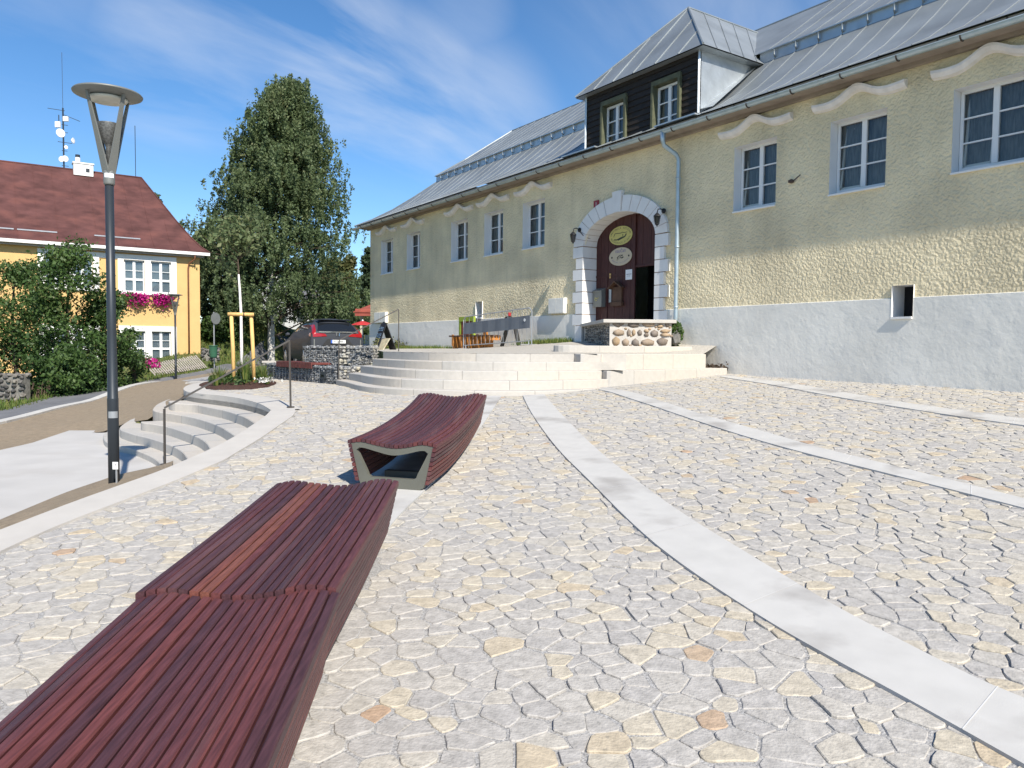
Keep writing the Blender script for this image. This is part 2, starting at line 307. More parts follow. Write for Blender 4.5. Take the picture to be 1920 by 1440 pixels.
# ------------------------------------------------------------------ mesh helpers
class MB:
    def __init__(s): s.v = []; s.f = []; s.t = []
    def add(s, V, F, t=.5):
        o = len(s.v); s.v += [tuple(p) for p in V]; s.f += [tuple(i + o for i in f) for f in F]
        s.t += t if isinstance(t, list) else [t] * len(F)
    def hexa(s, B, T, t=.5):
        n = len(B); s.add(list(B) + list(T), [tuple(range(n - 1, -1, -1)), tuple(range(n, 2 * n))] + [(i, (i + 1) % n, n + (i + 1) % n, n + i) for i in range(n)], t)
    def box(s, c, size, R=None, t=.5):
        c = Vector(c); h = Vector(size) / 2; R = R or Matrix.Identity(3)
        P = [c + R @ Vector((x * h.x, y * h.y, z * h.z)) for z in (-1, 1) for x, y in ((-1, -1), (1, -1), (1, 1), (-1, 1))]
        s.hexa(P[:4], P[4:], t)
    def obox(s, o, u, v, w, t=.5):
        o = Vector(o); u = Vector(u); v = Vector(v); w = Vector(w)
        s.hexa([o, o + u, o + u + v, o + v], [o + w, o + u + w, o + u + v + w, o + v + w], t)
    def wbox(s, a0, a1, z0, z1, o0, o1, t=.5):       # in the main facade's frame
        s.hexa([W(a0, z0, o0), W(a1, z0, o0), W(a1, z0, o1), W(a0, z0, o1)], [W(a0, z1, o0), W(a1, z1, o0), W(a1, z1, o1), W(a0, z1, o1)], t)
    def hbox(s, a0, a1, z0, z1, o0, o1, t=.5):
        s.hexa([H(a0, z0, o0), H(a1, z0, o0), H(a1, z0, o1), H(a0, z0, o1)], [H(a0, z1, o0), H(a1, z1, o0), H(a1, z1, o1), H(a0, z1, o1)], t)
    def tube(s, P, r, n=8, t=.5, cap=True, up=None):
        P = [Vector(p) for p in P]; k = len(P); r = r if isinstance(r, (list, tuple)) else [r] * k; V = []
        ref = None
        for i, p in enumerate(P):
            d = ((P[min(i + 1, k - 1)] - P[max(i - 1, 0)])).normalized()
            if ref is None: ref = Vector((0, 0, 1)) if abs(d.z) < .9 else Vector((1, 0, 0))
            x = d.cross(ref).normalized(); y = x.cross(d).normalized(); ref = y
            for j in range(n):
                a = 2 * PI * (j + .5) / n; V.append(p + x * (math.cos(a) * r[i]) + y * (math.sin(a) * r[i]))
        F = [(i * n + j, i * n + (j + 1) % n, (i + 1) * n + (j + 1) % n, (i + 1) * n + j) for i in range(k - 1) for j in range(n)]
        if cap: F += [tuple(range(n - 1, -1, -1)), tuple(range((k - 1) * n, k * n))]
        s.add(V, F, t)
    def bar(s, p, q, w, h, t=.5):
        p = Vector(p); q = Vector(q); d = (q - p).normalized(); ref = Vector((0, 0, 1)) if abs(d.z) < .95 else Vector((1, 0, 0))
        x = d.cross(ref).normalized() * (w / 2); y = x.cross(d).normalized() * (h / 2)
        s.hexa([p - x - y, p + x - y, p + x + y, p - x + y], [q - x - y, q + x - y, q + x + y, q - x + y], t)
    def lathe(s, prof, c, n=20, t=.5, R=None):
        c = Vector(c); V = []
        for r, z in prof:
            for j in range(n):
                a = 2 * PI * j / n; p = Vector((r * math.cos(a), r * math.sin(a), z)); V.append(c + (R @ p if R else p))
        k = len(prof)
        s.add(V, [(i * n + j, i * n + (j + 1) % n, (i + 1) * n + (j + 1) % n, (i + 1) * n + j) for i in range(k - 1) for j in range(n)]
              + [tuple(range(n - 1, -1, -1)), tuple(range((k - 1) * n, k * n))], t)
    def grid(s, rows, t=.5):                       # rows of points -> quads
        n = len(rows[0]); o = len(rows)
        s.add([p for r in rows for p in r], [(i * n + j, i * n + j + 1, (i + 1) * n + j + 1, (i + 1) * n + j) for i in range(o - 1) for j in range(n - 1)], t)
    def prism(s, poly, z0, z1, t=.5, zf=None):
        s.hexa([(p[0], p[1], z0) for p in poly], [(p[0], p[1], z1) for p in poly], t)
    def rock(s, c, size, t=.5, R=None):
        V = []
        for p in ICO_V: V.append(Vector((p[0] * size[0], p[1] * size[1], p[2] * size[2])) * random.uniform(.78, 1.12))
        if R: V = [R @ v for v in V]
        s.add([Vector(c) + v for v in V], ICO_F, t)
    def build(s, name, m, parent=None, smooth=False, bevel=0):
        me = bpy.data.meshes.new(name); me.from_pydata(s.v, [], s.f)
        a = me.attributes.new('tone', 'FLOAT', 'FACE'); a.data.foreach_set('value', np.array(s.t, dtype=np.float32))
        me.materials.append(m if not isinstance(m, str) else MT[m])
        if smooth: me.polygons.foreach_set('use_smooth', [True] * len(me.polygons))
        me.update()
        o = bpy.data.objects.new(name, me); COL.objects.link(o)
        if parent is not None:
            o.parent = parent; o.matrix_parent_inverse = WI(parent)
        if bevel:
            md = o.modifiers.new('bevel', 'BEVEL'); md.width = bevel; md.segments = 2; md.limit_method = 'ANGLE'; md.angle_limit = math.radians(40)
        return o
def WI(p):
    if p.type != 'EMPTY': return Matrix.Identity(4)
    return (Matrix.Translation(p.location) @ p.rotation_euler.to_matrix().to_4x4()).inverted()
_bm = bmesh.new(); bmesh.ops.create_icosphere(_bm, subdivisions=1, radius=1)
_bm.verts.ensure_lookup_table(); ICO_V = [v.co.copy() for v in _bm.verts]; ICO_F = [tuple(v.index for v in f.verts) for f in _bm.faces]; _bm.free()
def tag(o, label, cat, group=None):
    o['label'] = label; o['category'] = cat
    if group: o['group'] = group
    return o
def thing(name, label, cat, loc=(0, 0, 0), group=None):
    o = bpy.data.objects.new(name, None); COL.objects.link(o); o.location = loc; o.empty_display_size = .2
    return tag(o, label, cat, group)
def structure(o, kind='structure'):
    o['kind'] = kind; return o
def fast_mesh(name, V, nper, m, parent=None, tone=None, smooth=False):
    """V: (faces*nper,3) unshared vertices"""
    V = np.asarray(V, np.float32); nf = len(V) // nper
    me = bpy.data.meshes.new(name); me.vertices.add(len(V)); me.vertices.foreach_set('co', V.ravel())
    me.loops.add(len(V)); me.loops.foreach_set('vertex_index', np.arange(len(V), dtype=np.int32))
    me.polygons.add(nf); me.polygons.foreach_set('loop_start', np.arange(0, len(V), nper, dtype=np.int32))
    a = me.attributes.new('tone', 'FLOAT', 'FACE'); a.data.foreach_set('value', (np.full(nf, .5) if tone is None else tone).astype(np.float32))
    me.materials.append(MT[m]); me.update(calc_edges=True)
    o = bpy.data.objects.new(name, me); COL.objects.link(o)
    if parent is not None: o.parent = parent; o.matrix_parent_inverse = WI(parent)
    return o
def leaves(name, C, size, m, parent=None, tone=None, aspect=1.7, flat=0.0, hang=0.0):
    """one small pointed face per leaf at the points C"""
    C = np.asarray(C, float); n = len(C)
    u = rng.normal(size=(n, 3)); u[:, 2] -= hang; u[:, 2] *= (1 - flat); u /= np.linalg.norm(u, axis=1)[:, None]
    w = rng.normal(size=(n, 3)); v = np.cross(u, w); v[:, 2] *= (1 - flat); v /= np.linalg.norm(v, axis=1)[:, None]
    s = size * rng.uniform(.6, 1.35, n)[:, None]
    P = np.stack([C - u * s * .5 * aspect, C + v * s * .5, C + u * s * .5 * aspect, C - v * s * .5], 1).reshape(-1, 3)
    if tone is None: tone = rng.uniform(0, 1, n)
    return fast_mesh(name, P, 4, m, parent, np.clip(tone, 0, 1))
def drape(name, poly, zf, m, step=.6, skirt=0):
    """a sheet cut to a plan outline, laid on the height function zf"""
    P = [Vector((p[0], p[1])) for p in poly]; n = len(P)
    xs = [p.x for p in P]; ys = [p.y for p in P]
    gx, gy = np.meshgrid(np.arange(min(xs) + step / 2, max(xs), step), np.arange(min(ys) + step / 2, max(ys), step))
    k = pip(gx, gy, poly); pts = P + [Vector((float(a), float(b))) for a, b in zip(gx[k], gy[k])]
    vs, es, fs, *_ = delaunay_2d_cdt(pts, [(i, (i + 1) % n) for i in range(n)], [], 1, 1e-4)
    X = np.array([v.x for v in vs]); Y = np.array([v.y for v in vs]); Z = zf(X, Y)
    b = MB(); F = []
    for f in fs:
        a, bb, c = (vs[i] for i in f[:3])
        F.append(tuple(f) if (bb - a).cross(c - a) > 0 else tuple(reversed(f)))
    b.add(np.stack([X, Y, Z], 1), F)
    if skirt:
        bx_ = np.array([p.x for p in P]); by_ = np.array([p.y for p in P]); bz0 = zf(bx_, by_)
        T_ = [Vector((x, y, z)) for x, y, z in zip(bx_, by_, bz0)]; T_.append(T_[0]); b.grid([T_, [p - Vector((0, 0, skirt)) for p in T_]])
    o = b.build(name, m, smooth=not skirt); return structure(o)
FONT = None
def text_into(mb, s, o, ux, uz, size, t=.5, align='CENTER', push=None):
    """flat letters: o is the anchor, ux the reading direction, uz up"""
    cu = bpy.data.curves.new('lettering', 'FONT'); cu.body = s; cu.size = size; cu.align_x = align; cu.align_y = 'CENTER'; cu.resolution_u = 3
    ob = bpy.data.objects.new('lettering', cu); COL.objects.link(ob)
    me = ob.evaluated_get(bpy.context.evaluated_depsgraph_get()).to_mesh()
    o = Vector(o); ux = Vector(ux); uz = Vector(uz)
    mb.add([o + ux * v.co.x + uz * v.co.y for v in me.vertices], [tuple(p.vertices) for p in me.polygons], t)
    bpy.data.objects.remove(ob); bpy.data.curves.remove(cu)

# ------------------------------------------------------------------ terrain
TP = []
def tp(x, y, Y): p = atY(x, y, Y); TP.append((p.x, p.y, p.z))
def tz(x, y, z): p = atZ(x, y, z); TP.append((p.x, p.y, p.z))
SLAB = -1.85
for q in ((205, 858), (0, 975), (195, 812), (130, 812), (0, 850), (290, 880), (100, 880)): tz(*q, SLAB)
for q, z in (((0, 795), -1.88), ((160, 757), -1.86), ((330, 722), -1.80), ((345, 742), -1.10), ((290, 788), -1.42), ((228, 822), -1.72), ((120, 790), -1.86),
             ((0, 772), -1.93), ((100, 745), -1.9), ((220, 725), -1.82), ((300, 708), -1.65), ((380, 696), -1.45), ((440, 684), -1.2), ((515, 672), -.9),
             ((400, 707), -1.45), ((500, 690), -1.05)): tz(*q, z)
tp(560, 681, 27); tp(530, 682, 30); TP += [(-4.6, 26, .9), (-6.0, 22.5, .85), (-4.2, 22, 1.1), (-9, 34, 1.05), (-7.5, 40, 1.35), (-6.9, 30, .95)]
TP += [(-6.5, 36, 1.5), (-5, 45, 1.6), (0, 45, 1.6), (12, 30, 1.4)]
TP += [tuple(H(0, .97, 1)), tuple(H(4, .35, 1)), tuple(H(9, -.35, 1)), tuple(H(15, -.6, 1)), tuple(H(0, 1.2, -8)), tuple(H(9, .2, -8))]
for q, Y in (((460, 655), 50), ((512, 637), 54), ((400, 668), 46)): tp(*q, Y)
TP += [(-20, 70, 3.0), (0, 70, 2.5), (-45, 70, 2), (-45, 40, -.6), (-30, 20, -.6), (-20, 8, -.4), (-8, -4, -.3), (-4.5, 4.2, -.2), (25, 60, 2), (30, 5, .8), (5, -8, -.3)]
terr0 = TPS(TP, .05)
def PT(x, y): return tuple(G(x, y).xy)
# outlines in plan -------------------------------------------------
band_in = [PT(*q) for q in ((0, 1038), (62, 1008.8), (125, 981.7), (187, 958), (250, 933.8), (300, 915), (345, 897), (382, 880.6), (420, 865), (438, 854), (484, 826.4), (514, 805.6), (548, 782), (554, 771), (548, 766), (531, 765.3))]
band_out = [PT(*q) for q in ((0, 998.3), (125, 948.3), (229, 910.8), (300, 885.8), (345, 866.7), (389, 847.2), (431, 826.4), (470, 801.4), (500, 780.6), (510, 768))]
def ext(P, k=6.0):                     # lengthen the first segment backwards
    d = (Vector(P[0]) - Vector(P[1])).normalized(); return [tuple(Vector(P[0]) + d * k)] + P
band_in = ext(band_in); band_out = ext(band_out)
R1Z = -.95
r1 = [tuple(atZ(*q, R1Z).xy) for q in ((510, 768), (493.6, 761), (477, 756.3), (445, 749.3), (400, 743.6), (378, 741.5), (354.7, 738.2), (345.7, 735.4), (343.5, 731.5), (347, 727.5), (356, 723.5), (373, 721), (392, 721))]
S1 = [(-3.95, 17.1), (-3.5, 16.1), (-3.02, 14.85), (-2.62, 14.15), (-2.15, 13.7), (-1.6, 13.4), (-.9, 13.18), (-.3, 13.12), (.3, 13.2), (.9, 13.55), (1.4, 14.0), (2.0, 14.6)]
S2 = [(-3.66, 17.05), (-3.2, 16.1), (-2.86, 15.2), (-2.5, 14.55), (-2.15, 14.08), (-1.62, 13.76), (-.95, 13.55), (-.3, 13.48), (.25, 13.53), (.75, 13.82), (1.26, 14.2), (1.85, 14.72)]
S3 = [(-3.4, 17.1), (-2.93, 16.1), (-2.5, 15.2), (-2.1, 14.6), (-1.55, 14.18), (-.95, 13.95), (-.3, 13.86), (.2, 13.9), (.7, 14.16), (1.2, 14.52), (1.75, 14.9)]
S4 = [(-3.13, 17.1), (-2.68, 16.2), (-2.2, 15.4), (-1.7, 14.85), (-1.1, 14.45), (-.3, 14.26), (.2, 14.3), (.7, 14.56), (1.15, 14.88), (1.4, 15.05)]
S5 = [(-2.9, 17.15), (-2.45, 16.35), (-1.95, 15.6), (-1.45, 15.1), (-.9, 14.78), (-.3, 14.66), (.2, 14.7), (.7, 14.96), (1.1, 15.25), (1.35, 15.42)]
wall_r, wall_l = tuple(W(-9, 0).xy), tuple(W(6.3, 0).xy)
gabL = (-6.7, 20.6); gabR = (-3.98, 17.2)
plaza_poly = [(b[0], b[1]) for b in band_out] + r1[1:] + [(-8.6, 19.8), (-8.7, 22.6), (-6.2, 21.3), (-3.5, 18.0)] + [(-2.9, 18.5), (2, 18.9), wall_l, wall_r, (14, -7), (-3.2, -7)]
terrace_poly = [(p[0], p[1]) for p in S5] + [(4.4, 17.4), tuple(W(7.3, 0).xy), tuple(W(26.9, 0).xy)]
bld_poly = [tuple(W(a, 0, o).xy) for a, o in ((-9, -.3), (26.8, -.3), (26.8, -10), (-9, -10))]
low_poly = [tuple(p) for p in band_out[:10]] + [(-6.4, 15.6), (-7.2, 14.2)] + [tuple(atZ(*q, SLAB).xy) for q in ((240, 805), (195, 812), (130, 812), (60, 836), (0, 850))] + [(-16, 11.5), (-16, -3), (-3.6, -3)]
def terrain(X, Y):
    Z = terr0(X, Y)
    far = np.clip((np.hypot(X + 5, Y - 25) - 60) / 60, 0, 1); Z = Z * (1 - far) + 2.0 * far
    ins = pip(X, Y, plaza_poly) | pip(X, Y, terrace_poly) | pip(X, Y, bld_poly)
    near = np.hypot(X, Y) < 45
    Z = np.where(ins & near, np.minimum(Z, plaza_z(X, Y) - .35), Z)
    Z = np.where(pip(X, Y, low_poly), np.minimum(Z, EYE + SLAB - .12), Z)
    return Z
xs = np.r_[-420, -250, -150, -100, -80, -65, np.arange(-55, -12, 1.4), np.arange(-12, 10, .5), np.arange(10, 40, 3), 60, 90, 150, 260, 420]
ys = np.r_[-300, -150, -70, -35, -20, np.arange(-10, 30, .5), np.arange(30, 75, 1.2), 80, 95, 120, 160, 230, 320, 480]
gx, gy = np.meshgrid(xs, ys); gz = terrain(gx, gy)
b = MB(); n = len(xs); V = np.stack([gx, gy, gz], 2).reshape(-1, 3)
b.add(V, [(j * n + i, j * n + i + 1, (j + 1) * n + i + 1, (j + 1) * n + i) for j in range(len(ys) - 1) for i in range(n - 1)])
structure(b.build('ground', 'earth', smooth=True))
def over(off): return lambda X, Y: terr0(X, Y) + off
def Z2(L): return [tuple(atZ(x, y, z).xy) for x, y, z in L]
# lower slab, tan path, kerb, road
slab_p = Z2([(0, 985, SLAB), (120, 937, SLAB), (210, 903, SLAB), (300, 882, SLAB), (330, 868, SLAB), (255, 795, SLAB), (195, 812, SLAB), (130, 812, SLAB), (60, 836, SLAB), (0, 850, SLAB)])
slab_p = [(-3.6, -3), (-4.0, 2.5)] + slab_p + [(-16, 11.5), (-16, -3)]
structure(drape('slab_paving', slab_p, lambda X, Y: X * 0 + EYE + SLAB + .055, 'slab', 1.0))
kerb_px = [(-260, 850, -1.9), (0, 797, -1.88), (90, 775, -1.87), (160, 759, -1.86), (250, 739, -1.84), (330, 723.5, -1.80), (380, 711, -1.6), (420, 704, -1.4), (470, 695, -1.2), (505, 687, -1.0)]
road_far = [(-260, 830, -1.95), (0, 772, -1.93), (100, 745, -1.9), (220, 725, -1.82), (300, 709, -1.65), (380, 696, -1.45), (440, 684, -1.2), (490, 675, -1.0), (560, 668, -.8)]
KP = [Vector(p).to_3d() for p in Z2(kerb_px)]; RF = [Vector(p).to_3d() for p in Z2(road_far)]
road_p = [tuple(p.xy) for p in KP] + [(-7.0, 33), (-6.8, 44)] + [tuple(p.xy) for p in reversed(RF)]
drape('road', road_p, over(.03), 'asphalt', .8)
path_p = [tuple(p.xy) for p in KP] + [(-8.6, 24.0), (-7.2, 20.3), (-7.5, 17.6), (-6.9, 15.6), (-6.9, 14.4)] + [tuple(atZ(*q, SLAB + .05).xy) for q in ((240, 808), (195, 812), (130, 812), (60, 836), (0, 850))] + [(-16, 11.6), (-18, 12)]
drape('tan_path', path_p, over(.045), 'dirt', .6)
b = MB()
for p, q in zip(KP, KP[1:]):
    m_ = 6
    for i in range(m_):
        u = p.lerp(q, i / m_); v = p.lerp(q, (i + .985) / m_)
        for w_ in (u, v): w_.z = float(terr0(w_.x, w_.y)) + .03
        sdv = Vector((-(v - u).y, (v - u).x, 0)).normalized() * .13
        b.hexa([u - sdv - Vector((0, 0, .2)), u + sdv - Vector((0, 0, .2)), v + sdv - Vector((0, 0, .2)), v - sdv - Vector((0, 0, .2))],
               [u - sdv + Vector((0, 0, .07)), u + sdv + Vector((0, 0, .07)), v + sdv + Vector((0, 0, .07)), v - sdv + Vector((0, 0, .07))])
structure(b.build('kerb', 'kerb'))
# earth bank between the edging and the slab
tpx = [(-220, 1086), (-60, 1022), (0, 998.3), (62, 973), (125, 948.3), (180, 928.5), (229, 910.8), (265, 898), (300, 885.8), (322, 876.5)]
bpx = [(-220, 1068), (-60, 1001), (0, 974), (60, 949), (120, 924), (172, 906), (214, 893), (255, 884), (300, 872), (325, 866)]
rows = []
tops = [Vector(PT(*q)).to_3d() for q in tpx]; bots = [atZ(*q, SLAB + .06) for q in bpx]
for P_ in (tops, bots): P_.insert(0, P_[0] + (tops[-1] - tops[0] if P_ is tops else Vector(band_out[1]).to_3d() - Vector(band_out[3]).to_3d()).normalized() * (-7 if P_ is tops else 7))
bots[0].z = EYE + SLAB + .06; tops[0].z = 0
for p in tops: p.z = float(plaza_z(p.x, p.y)) - .03
for k in range(9):
    t = k / 8; row = []
    for p, q in zip(tops, bots):
        r = p.lerp(q, t); r.z += .035 * math.sin(PI * t) + random.uniform(-.02, .02) * (0 < k < 8); row.append(r)
    rows.append(row)
fine = [smooth(r, 2) for r in rows]
b = MB(); b.grid(fine); structure(b.build('earth_bank', 'dirt', smooth=True))

# ------------------------------------------------------------------ plaza
bc = Vector((-6.42, 17.85, .78)); bed = []; BEU = Vector((-.336, .942)); BEV = Vector((.942, .336))
for i in range(40):
    t = 2 * PI * i / 40; q = BEV * (.86 * math.cos(t) * (1 + .03 * math.sin(3 * t))) + BEU * (2.45 * math.sin(t)); bed.append((bc.x + q.x, bc.y + q.y))
def bed_r(X, Y):
    u = (X - bc.x) * BEU.x + (Y - bc.y) * BEU.y; v = (X - bc.x) * BEV.x + (Y - bc.y) * BEV.y
    return np.hypot(u / 2.45, v / .86)
drape('plaza_bed', plaza_poly, lambda X, Y: plaza_z(X, Y) - .009, 'gravel', .8)
def strip_poly(L, Rr): return [PT(*q) for q in L] + [PT(*q) for q in reversed(Rr)]
def extend_end(P, k):
    d = (Vector(P[-1]) - Vector(P[-2])).normalized(); return P + [tuple(Vector(P[-1]) + d * k)]
b1L = [PT(*q) for q in ((980, 742), (990, 765), (1012, 800), (1050, 850), (1102, 900), (1200, 1000), (1290, 1071), (1435, 1167), (1570, 1245), (1695, 1315), (1915, 1437))]
b1R = [PT(*q) for q in ((1021, 741), (1040, 765), (1075, 802), (1130, 855), (1190, 900), (1280, 967), (1385, 1030), (1505, 1105), (1580, 1150), (1715, 1220), (1830, 1277), (1915, 1315))]
b2L = [PT(*q) for q in ((1122, 731), (1148, 736.7), (1177, 747), (1215, 759), (1280, 781.7), (1390, 818), (1513, 853), (1647, 886), (1780, 920), (1920, 955))]
b2R = [PT(*q) for q in ((1135, 727.5), (1163, 731.6), (1192, 738), (1236, 752), (1280, 766.7), (1347, 787), (1430, 810), (1530, 840), (1647, 868), (1780, 902), (1920, 937))]
b3L = [PT(*q) for q in ((1350, 707), (1447, 722), (1547, 742), (1680, 764), (1800, 783), (1920, 799))]
b3R = [PT(*q) for q in ((1357, 704.5), (1447, 713.5), (1560, 733), (1680, 754), (1800, 770.5), (1920, 787))]
b0c = [(-1.6, .2), (-1.45, 3), (-1.3, 4.8), (-1.22, 6.0), (-1.08, 6.9), (-.9, 8.2), (-.7, 10), (-.5, 13.1)]
def sm2(P): return [tuple(p.xy) for p in smooth([Vector((*q, 0)) for q in P], 2)]
strips = []
for nm, L_, R_ in (('first', b1L, b1R), ('second', b2L, b2R), ('third', b3L, b3R)):
    L_ = sm2(extend_end(L_, 5)); R_ = sm2(extend_end(R_, 5)); strips.append(L_ + R_[::-1])
    def walk(P, n_):
        d = np.r_[0, np.cumsum([math.dist(a, c) for a, c in zip(P, P[1:])])]; P = np.array(P); t = np.linspace(0, d[-1], n_); return np.stack([np.interp(t, d, P[:, 0]), np.interp(t, d, P[:, 1])], 1), d[-1]
    ln_ = walk(L_, 2)[1]; n_ = int(ln_ / 1.25) + 1; A_, B_ = walk(L_, n_)[0], walk(R_, n_)[0]; jb = MB()
    for a_, c_ in zip(A_[1:-1], B_[1:-1]):
        u_ = Vector((c_[0] - a_[0], c_[1] - a_[1])).normalized(); s_ = Vector((-u_.y, u_.x)) * .0025
        q_ = [(a_[0] - s_.x, a_[1] - s_.y), (c_[0] - s_.x, c_[1] - s_.y), (c_[0] + s_.x, c_[1] + s_.y), (a_[0] + s_.x, a_[1] + s_.y)]
        jb.add([(x, y, float(plaza_z(x, y)) + .0145) for x, y in q_], [(0, 1, 2, 3)])
    structure(jb.build('strip_joints', 'joint'))
c0 = sm2(b0c); lo, ro = [], []
for i, p in enumerate(c0):
    d = (Vector(c0[min(i + 1, len(c0) - 1)]) - Vector(c0[max(i - 1, 0)])).normalized(); s_ = Vector((-d.y, d.x)) * .33
    lo.append(tuple(Vector(p) + s_)); ro.append(tuple(Vector(p) - s_))
strips.append(lo + ro[::-1])
for P in strips:
    drape('stone_strip', P, lambda X, Y: plaza_z(X, Y) + .012, 'band', .5, .05)
rc = [Vector((*p, 0)) for p in sm2(r1)]; ri = []
for i, p in enumerate(rc):
    d = (rc[min(i + 1, len(rc) - 1)] - rc[max(i - 1, 0)]).normalized(); ri.append(p + Vector((d.y, -d.x, 0)) * .42)
tread_poly = [tuple(p.xy) for p in rc] + [tuple(p.xy) for p in reversed(ri)]
b = MB(); b.grid([[Vector((p.x, p.y, float(plaza_z(p.x, p.y)) + h_)) for p in rc] for h_ in (-.35, .0135)] ); structure(b.build('tread_face', 'cream'))
b = MB(); b.grid([[Vector((p.x, p.y, float(plaza_z(p.x, p.y)) + .0137)) for p in L_] for L_ in (rc, ri)]); structure(b.build('upper_tread', 'cream'))
edge_poly = sm2(band_out) + [(r1[0][0], r1[0][1])] + [PT(*q) for q in ((531, 765.3), (548, 766), (553, 769.5), (554, 771.5), (552, 777))] + [(p[0], p[1]) for p in reversed(sm2(band_in[:-3]))]
drape('plaza_edging', edge_poly, lambda X, Y: plaza_z(X, Y) + .014, 'cream', .5, .06)
b = MB(); rows = [[], []]
for p in sm2(band_out) + [r1[0]]:
    z = float(plaza_z(p[0], p[1])); rows[0].append((p[0], p[1], z - 2.2)); rows[1].append((p[0], p[1], z + .0145))
b.grid(rows); structure(b.build('edging_wall', 'cream'))

def inset_cell(P, i, nb, wts, gaps):
    x0, y0 = P[i]; R = .4; poly = [(x0 - R, y0 - R), (x0 + R, y0 - R), (x0 + R, y0 + R), (x0 - R, y0 + R)]
    for j, g in zip(nb, gaps):
        dx, dy = P[j][0] - x0, P[j][1] - y0; d2 = dx * dx + dy * dy; d = math.sqrt(d2)
        lim = (d2 + wts[i] - wts[j]) / (2 * d) - g
        ux, uy = dx / d, dy / d; out = []; n_ = len(poly)
        s0 = [(px - x0) * ux + (py - y0) * uy - lim for px, py in poly]
        if max(s0) <= 0: continue
        for k in range(n_):
            a, c = s0[k], s0[(k + 1) % n_]
            if a <= 0: out.append(poly[k])
            if (a < 0 < c) or (c < 0 < a):
                t = a / (a - c); p, q = poly[k], poly[(k + 1) % n_]; out.append((p[0] + (q[0] - p[0]) * t, p[1] + (q[1] - p[1]) * t))
        poly = out
        if len(poly) < 3: return None
    return poly
def stones():
    SXX, SYY = .142, .115
    nx, ny = int(17 / SXX), int(21.5 / SYY)
    ids = {}; P = []; wts = []
    for j in range(ny):
        for i in range(nx):
            if random.random() < .11: continue
            x = -7.8 + (i + .5 * (j % 2) + random.uniform(-.40, .40)) * SXX; y = .6 + (j + random.uniform(-.30, .30)) * SYY
            y += .10 * math.sin(x * 1.3 + .5 * math.sin(y * .7)) + .05 * math.sin(x * 3.1 + y); x += .08 * math.sin(y * 1.7)
            # courses drift round in shallow arcs
            ids.setdefault((i, j), len(P)); P.append((x, y)); wts.append(random.uniform(-.0024, .0024))
    A = np.array(P)
    ok = pip(A[:, 0], A[:, 1], plaza_poly) & (A[:, 0] < .80 * A[:, 1] + 2.2) & (A[:, 0] > -.75 * A[:, 1] - 2.5)
    ok &= ~pip(A[:, 0], A[:, 1], [(p[0], p[1]) for p in S1] + [(5, 18), (4.6, 19), (-4, 19)])
    ok &= (A[:, 1] < 17.9) | (A[:, 0] < -3.8)
    ok &= ~pip(A[:, 0], A[:, 1], bed) & ~pip(A[:, 0], A[:, 1], tread_poly) & ~pip(A[:, 0], A[:, 1], edge_poly)
    inside_strip = np.zeros(len(A), bool)
    for s_ in strips: inside_strip |= pip(A[:, 0], A[:, 1], s_)
    VV, FF, TT = [], [], []; off = 0
    for (i, j), k in ids.items():
        if not ok[k]: continue
        if (P[k][0] + 1.15) ** 2 / .3 ** 2 + (P[k][1] - 4) ** 2 / 60 < .9 and P[k][1] < 5: continue
        nb = []
        for dj in (-3, -2, -1, 0, 1, 2, 3):
            for di in (-2, -1, 0, 1, 2) if abs(dj) < 3 else (-1, 0, 1):
                q = ids.get((i + di, j + dj))
                if q is not None and q != k: nb.append(q)
        gaps = [.0025 + .010 * ((hash((min(k, q), max(k, q))) % 97) / 97) ** 2 for q in nb]
        poly = inset_cell(P, k, nb, wts, gaps)
        if not poly or len(poly) < 3: continue
        q = []
        for u, v in zip(poly, poly[1:] + poly[:1]):          # drop tiny edges, then knock the corners off
            if (u[0] - v[0]) ** 2 + (u[1] - v[1]) ** 2 > .010 ** 2: q.append(u)
        if len(q) < 3: continue
        ring = []
        for a, p, c in zip(q[-1:] + q[:-1], q, q[1:] + q[:1]):
            la = math.hypot(a[0] - p[0], a[1] - p[1]); lc = math.hypot(c[0] - p[0], c[1] - p[1]); r = random.uniform(.003, .014)
            ta, tc_ = min(.4, r / la), min(.4, r / lc)
            ring.append((p[0] + (a[0] - p[0]) * ta, p[1] + (a[1] - p[1]) * ta)); ring.append((p[0] + (c[0] - p[0]) * tc_, p[1] + (c[1] - p[1]) * tc_))
            if lc > .07 and p[1] < 8: ring.append((p[0] + (c[0] - p[0]) * .55 + random.uniform(-.005, .005), p[1] + (c[1] - p[1]) * .55 + random.uniform(-.005, .005)))
        m_ = len(ring); cxx = sum(p[0] for p in ring) / m_; cyy = sum(p[1] for p in ring) / m_
        lift = random.uniform(-.006, .003); tx, ty = random.uniform(-.018, .018), random.uniform(-.018, .018)
        def zz(p, d): return (p[0], p[1], lift + d + (p[0] - cxx) * tx + (p[1] - cyy) * ty)
        ins = [(p[0] + (cxx - p[0]) * .05, p[1] + (cyy - p[1]) * .05) for p in ring]
        VV += [zz(p, 0) for p in ins] + [zz(p, -.004) for p in ring] + [zz(p, -.035) for p in ring]
        FF.append(tuple(range(off, off + m_)))
        FF += [(off + m_ + a, off + m_ + (a + 1) % m_, off + (a + 1) % m_, off + a) for a in range(m_)]
        FF += [(off + 2 * m_ + a, off + 2 * m_ + (a + 1) % m_, off + m_ + (a + 1) % m_, off + m_ + a) for a in range(m_)]
        t = .9 * random.betavariate(1.15, 1.5)
        if random.random() < .02: t = random.uniform(.88, 1)
        TT += [t] * (1 + 2 * m_); off += 3 * m_
    V = np.array(VV); V[:, 2] += plaza_z(V[:, 0], V[:, 1])
    b = MB(); b.v = [tuple(v) for v in V]; b.f = FF; b.t = TT
    structure(b.build('plaza_paving', 'stone'))
stones()

